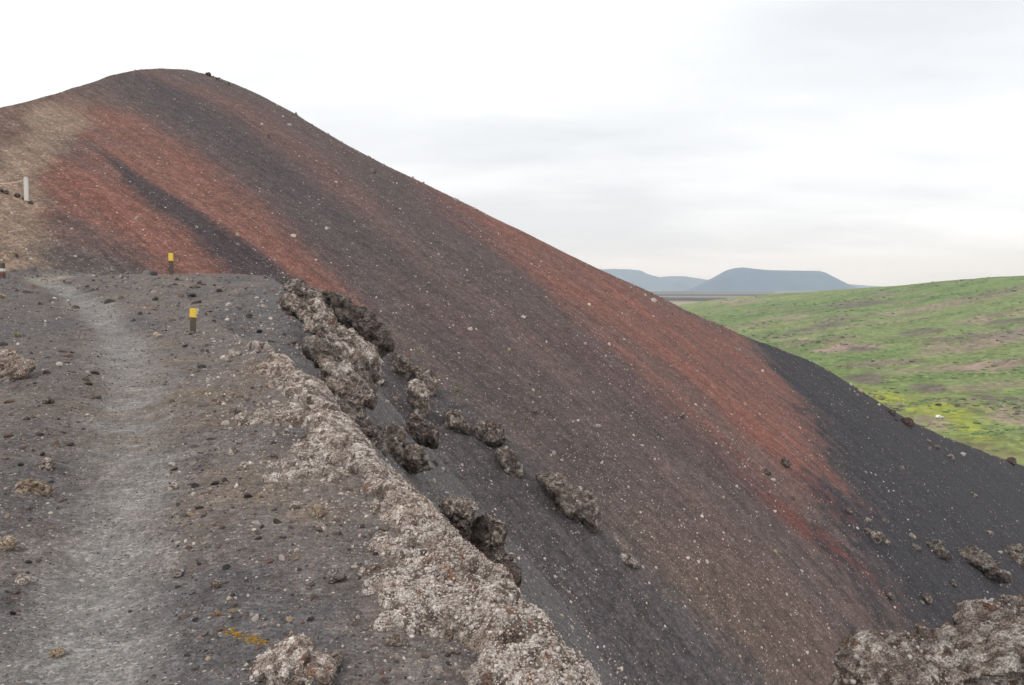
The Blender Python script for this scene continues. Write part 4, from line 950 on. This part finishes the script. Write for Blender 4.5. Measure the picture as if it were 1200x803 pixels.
def build_plain():
    X = np.concatenate([np.linspace(-1.3, 0.16, 50)[:-1], np.linspace(0.16, 0.74, 420), np.linspace(0.74, 1.3, 40)[1:]]); y = 150 * (14000 / 150) ** np.linspace(0, 1, 330)
    XX, YY = np.meshgrid(X, y); x = XX * YY; z, hum, t, d = plain_z(x, YY)
    P = np.stack([x, YY, np.zeros_like(x)], -1)
    C = np.empty(x.shape + (3,)); C[:] = alb(122, 133, 84)
    def lay(m, c, k=1.0): C[:] = C * (1 - (m * k)[..., None]) + np.asarray(c) * (m * k)[..., None]
    n1 = fbm(P * 0.006, 4, 531); n2 = fbm(P * np.array([0.02, 0.045, 1]), 4, 541)
    lay(smooth(0, 0.4, n1), alb(112, 132, 76), 0.8); lay(smooth(0.0, 0.45, -n1 + n2 * 0.5), alb(138, 146, 96), 0.7)
    lay(smooth(0.08, 0.3, n2) * smooth(-0.2, 0.2, n1), alb(92, 114, 68), 0.7)
    lay(smooth(0.2, 0.34, hum + n2 * 0.3) * (1 - smooth(0.8, 0.97, t)), alb(142, 126, 108), 0.6)
    lay(smooth(0.3, 0.42, hum - n2 * 0.3) * (1 - smooth(0.8, 0.97, t)), alb(104, 94, 86), 0.5)
    for px0, px1, py0, py1, c, k in PATCHES:
        a, b = plain_at((px0 + px1) / 2, py0), plain_at((px0 + px1) / 2, py1)
        hx = (px1 - px0) / 2 / F * (a[1] + b[1]) / 2; hy = (a[1] - b[1]) / 2; mx, my = (a[0] + b[0]) / 2, (a[1] + b[1]) / 2
        e = np.hypot((x - mx) / hx, (YY - my) / hy) + n2 * 0.55 + fbm(P * np.array([0.06, 0.1, 1]), 3, 571) * 0.5
        lay(1 - smooth(0.75, 1.35, e), alb(*c), k)
    # lava field and heath farther out
    far = smooth(0, 900, d)
    lay(far, alb(112, 112, 92), 0.9); lay(smooth(30, 120, d) * (1 - smooth(350, 700, d)) * (XX < 0.33), alb(168, 150, 132), 0.85)
    far2 = smooth(350, 700, d) * (XX < 0.34) * (1 - smooth(6500, 8000, YY))
    lay(far * far2 * smooth(-0.6, -0.05, fbm(P * np.array([0.0012, 0.002, 1]), 3, 577)), alb(58, 50, 60), 0.9)
    lay(far * smooth(-0.05, 0.25, fbm(P * np.array([0.0006, 0.0014, 1]), 4, 551)), alb(80, 70, 76), 0.9)
    lay(far * smooth(0.15, 0.4, fbm(P * np.array([0.0007, 0.003, 1]), 4, 561)), alb(170, 152, 132), 0.8)
    V = np.stack([x, YY, z], -1).reshape(-1, 3)
    m, nt, b = new_mat('grassland', 0.95, 0.1)
    at = N(nt, 'ShaderNodeAttribute', attribute_name='Col'); col = at.outputs['Color']; tc = N(nt, 'ShaderNodeTexCoord'); Pn = tc.outputs['Object']
    v = voro(nt, Pn, 0.35); a, c = rnd_value(nt, v)
    col = mulc(nt, col, ramp(nt, a, [(0, grey(0.75)), (0.6, grey(1)), (1, grey(1.22))]))
    n = noise(nt, Pn, 0.06, 8, 0.66); col = mulc(nt, col, ramp(nt, n.outputs['Fac'], [(0.34, grey(0.76)), (0.5, grey(1.0)), (0.66, grey(1.2))]))
    n = noise(nt, Pn, 0.02, 5, 0.6); col = mixc(nt, ramp(nt, n.outputs['Fac'], [(0.55, grey(0)), (0.7, grey(0.3))]), col, alb(136, 132, 92))
    link(nt, col, b.inputs['Base Color']); nb = noise(nt, Pn, 0.25, 6, 0.65); link(nt, bump(nt, nb.outputs['Fac'], 3.0, 0.7), b.inputs['Normal'])
    plants_on_plain(XX, YY, C, hum)
    tag(mesh_obj('grass_plain', V, grid_faces(len(y), len(X)), m, col=C.reshape(-1, 3)), kind='structure')
build_plain()

def small_car():
    Y = 395.0; X = XS(1101, 489)[0]; x = X * Y; z = float(plain_z(np.array([x]), np.array([Y]))[0][0])
    X2, S2 = XS(1101, 490)
    ys = np.linspace(280, 700, 800); zz = plain_z(X2 * ys, ys)[0]; k = int(np.argmax(EYE + S2 * ys <= zz)); Y = ys[k]; x, z = X2 * Y, zz[k]
    r = empty('parked_car', (x, Y, z), 0.25); r.scale = (0.8, 0.8, 0.8); tag(r, 'tiny white car parked on the yellow green meadow', 'car')
    mb, wd, tr = plain_colour('white_car_paint', alb(255, 255, 255, 1.0), 0.35, 0.5, 0.03), plain_colour('dark_glass', np.array([0.02, 0.025, 0.03]), 0.1, 0.5, 0.1), plain_colour('tyre_rubber', np.array([0.02, 0.02, 0.02]), 0.9, 0.1, 0.1)
    prof = [(-1.95, 0.35), (-1.98, 0.75), (-1.85, 1.0), (-1.55, 1.5), (0.35, 1.55), (1.0, 1.02), (1.85, 0.85), (1.98, 0.6), (1.95, 0.35)]
    V = [(a, s * 0.85 * (0.86 if b > 1.2 else 1), b) for s in (-1, 1) for a, b in prof]; n = len(prof)
    Fc = [tuple(range(n)), tuple(range(2 * n - 1, n - 1, -1))] + [(i + n, (i + 1) % n + n, (i + 1) % n, i) for i in range(n)]
    mesh_obj('body', np.array(V), Fc, mb, r, smooth_=False)
    for s in (-1, 1):
        w = [(-1.5, s * 0.84, 1.05), (-1.4, s * 0.76, 1.42), (0.3, s * 0.76, 1.44), (0.8, s * 0.84, 1.05)]
        w2 = [(a, b - s * 0.05, c) for a, b, c in w]
        mesh_obj('window', np.array(w + w2), [(0, 1, 2, 3), (7, 6, 5, 4), (0, 4, 5, 1), (1, 5, 6, 2), (2, 6, 7, 3), (3, 7, 4, 0)], wd, r, smooth_=False)
    for sx in (-1.2, 1.2):
        for sy in (-0.8, 0.8):
            bm = bmesh.new(); bmesh.ops.create_cone(bm, cap_ends=True, segments=16, radius1=0.32, radius2=0.32, depth=0.2)
            me = bpy.data.meshes.new('wheel'); bm.to_mesh(me); bm.free(); me.materials.append(tr)
            o = bpy.data.objects.new('wheel', me); COL.objects.link(o); o.parent = r; o.location = (sx, sy, 0.32); o.rotation_euler = (math.pi / 2, 0, 0)
small_car()

# ------------------------------------------------------------------ far mountains
M_mtn = plain_colour('far_rock_haze_blue', np.array([0.045, 0.068, 0.13]), 0.95, 0.1, 0.25, 0.004)  # dark rock with the blue of distant haze put into its colour
def mountain(name, Y, outline, depth, seed, base=-70.0):
    O = np.array(outline, float); x0, x1 = XS(O[0, 0], 337)[0] * Y, XS(O[-1, 0], 337)[0] * Y
    ox = XS(O[:, 0], O[:, 1])[0] * Y; oz = EYE + XS(O[:, 0], O[:, 1])[1] * Y
    nx, ny = 260, 50; xs = np.linspace(x0 - 200, x1 + 200, nx); ys = np.linspace(-depth, depth, ny)
    XX, DD = np.meshgrid(xs, ys); prof = np.interp(XX, ox, oz)
    P = np.stack([XX, DD, np.zeros_like(XX)], -1)
    n = fbm(P * 0.0035, 4, seed)
    H = prof - base; env = 1 - smooth(0.12, 1.0, np.abs(DD) / depth + n * 0.15)
    Z = base + H * env * (1 + 0.06 * n * (np.abs(DD) > depth * 0.1)) - 4
    V = np.stack([XX, DD + Y, Z], -1).reshape(-1, 3)
    return tag(mesh_obj(name, V, grid_faces(ny, nx), M_mtn), kind='structure')
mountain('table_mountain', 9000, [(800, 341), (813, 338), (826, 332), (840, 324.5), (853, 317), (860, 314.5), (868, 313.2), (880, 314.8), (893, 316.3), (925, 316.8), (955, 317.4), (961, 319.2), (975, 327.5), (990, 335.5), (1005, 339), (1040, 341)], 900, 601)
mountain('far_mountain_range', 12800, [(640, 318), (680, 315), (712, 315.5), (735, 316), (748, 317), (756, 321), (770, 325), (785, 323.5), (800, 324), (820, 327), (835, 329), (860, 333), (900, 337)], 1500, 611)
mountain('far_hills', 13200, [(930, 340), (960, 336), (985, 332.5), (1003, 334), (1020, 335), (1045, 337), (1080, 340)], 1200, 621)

# ------------------------------------------------------------------ haze
def haze():
    lo, hi = (-16000, -1200, -110), (20000, 14600, 480)
    V = [(x, y, z) for x in (lo[0], hi[0]) for y in (lo[1], hi[1]) for z in (lo[2], hi[2])]
    Fc = [(0, 1, 3, 2), (4, 6, 7, 5), (0, 4, 5, 1), (2, 3, 7, 6), (0, 2, 6, 4), (1, 5, 7, 3)]
    m = bpy.data.materials.new('air'); m.use_nodes = True; nt = m.node_tree; nt.nodes.clear()
    out = N(nt, 'ShaderNodeOutputMaterial'); pv = N(nt, 'ShaderNodeVolumePrincipled')
    pv.inputs['Color'].default_value = (0.70, 0.86, 1.0, 1); pv.inputs['Absorption Color'].default_value = (1, 1, 1, 1); pv.inputs['Density'].default_value = HAZE; pv.inputs['Anisotropy'].default_value = 0.0
    link(nt, pv.outputs[0], out.inputs['Volume'])
    o = mesh_obj('haze', np.array(V, float), Fc, m, smooth_=False); tag(o, kind='stuff')
HAZE = 9.0e-5
haze()
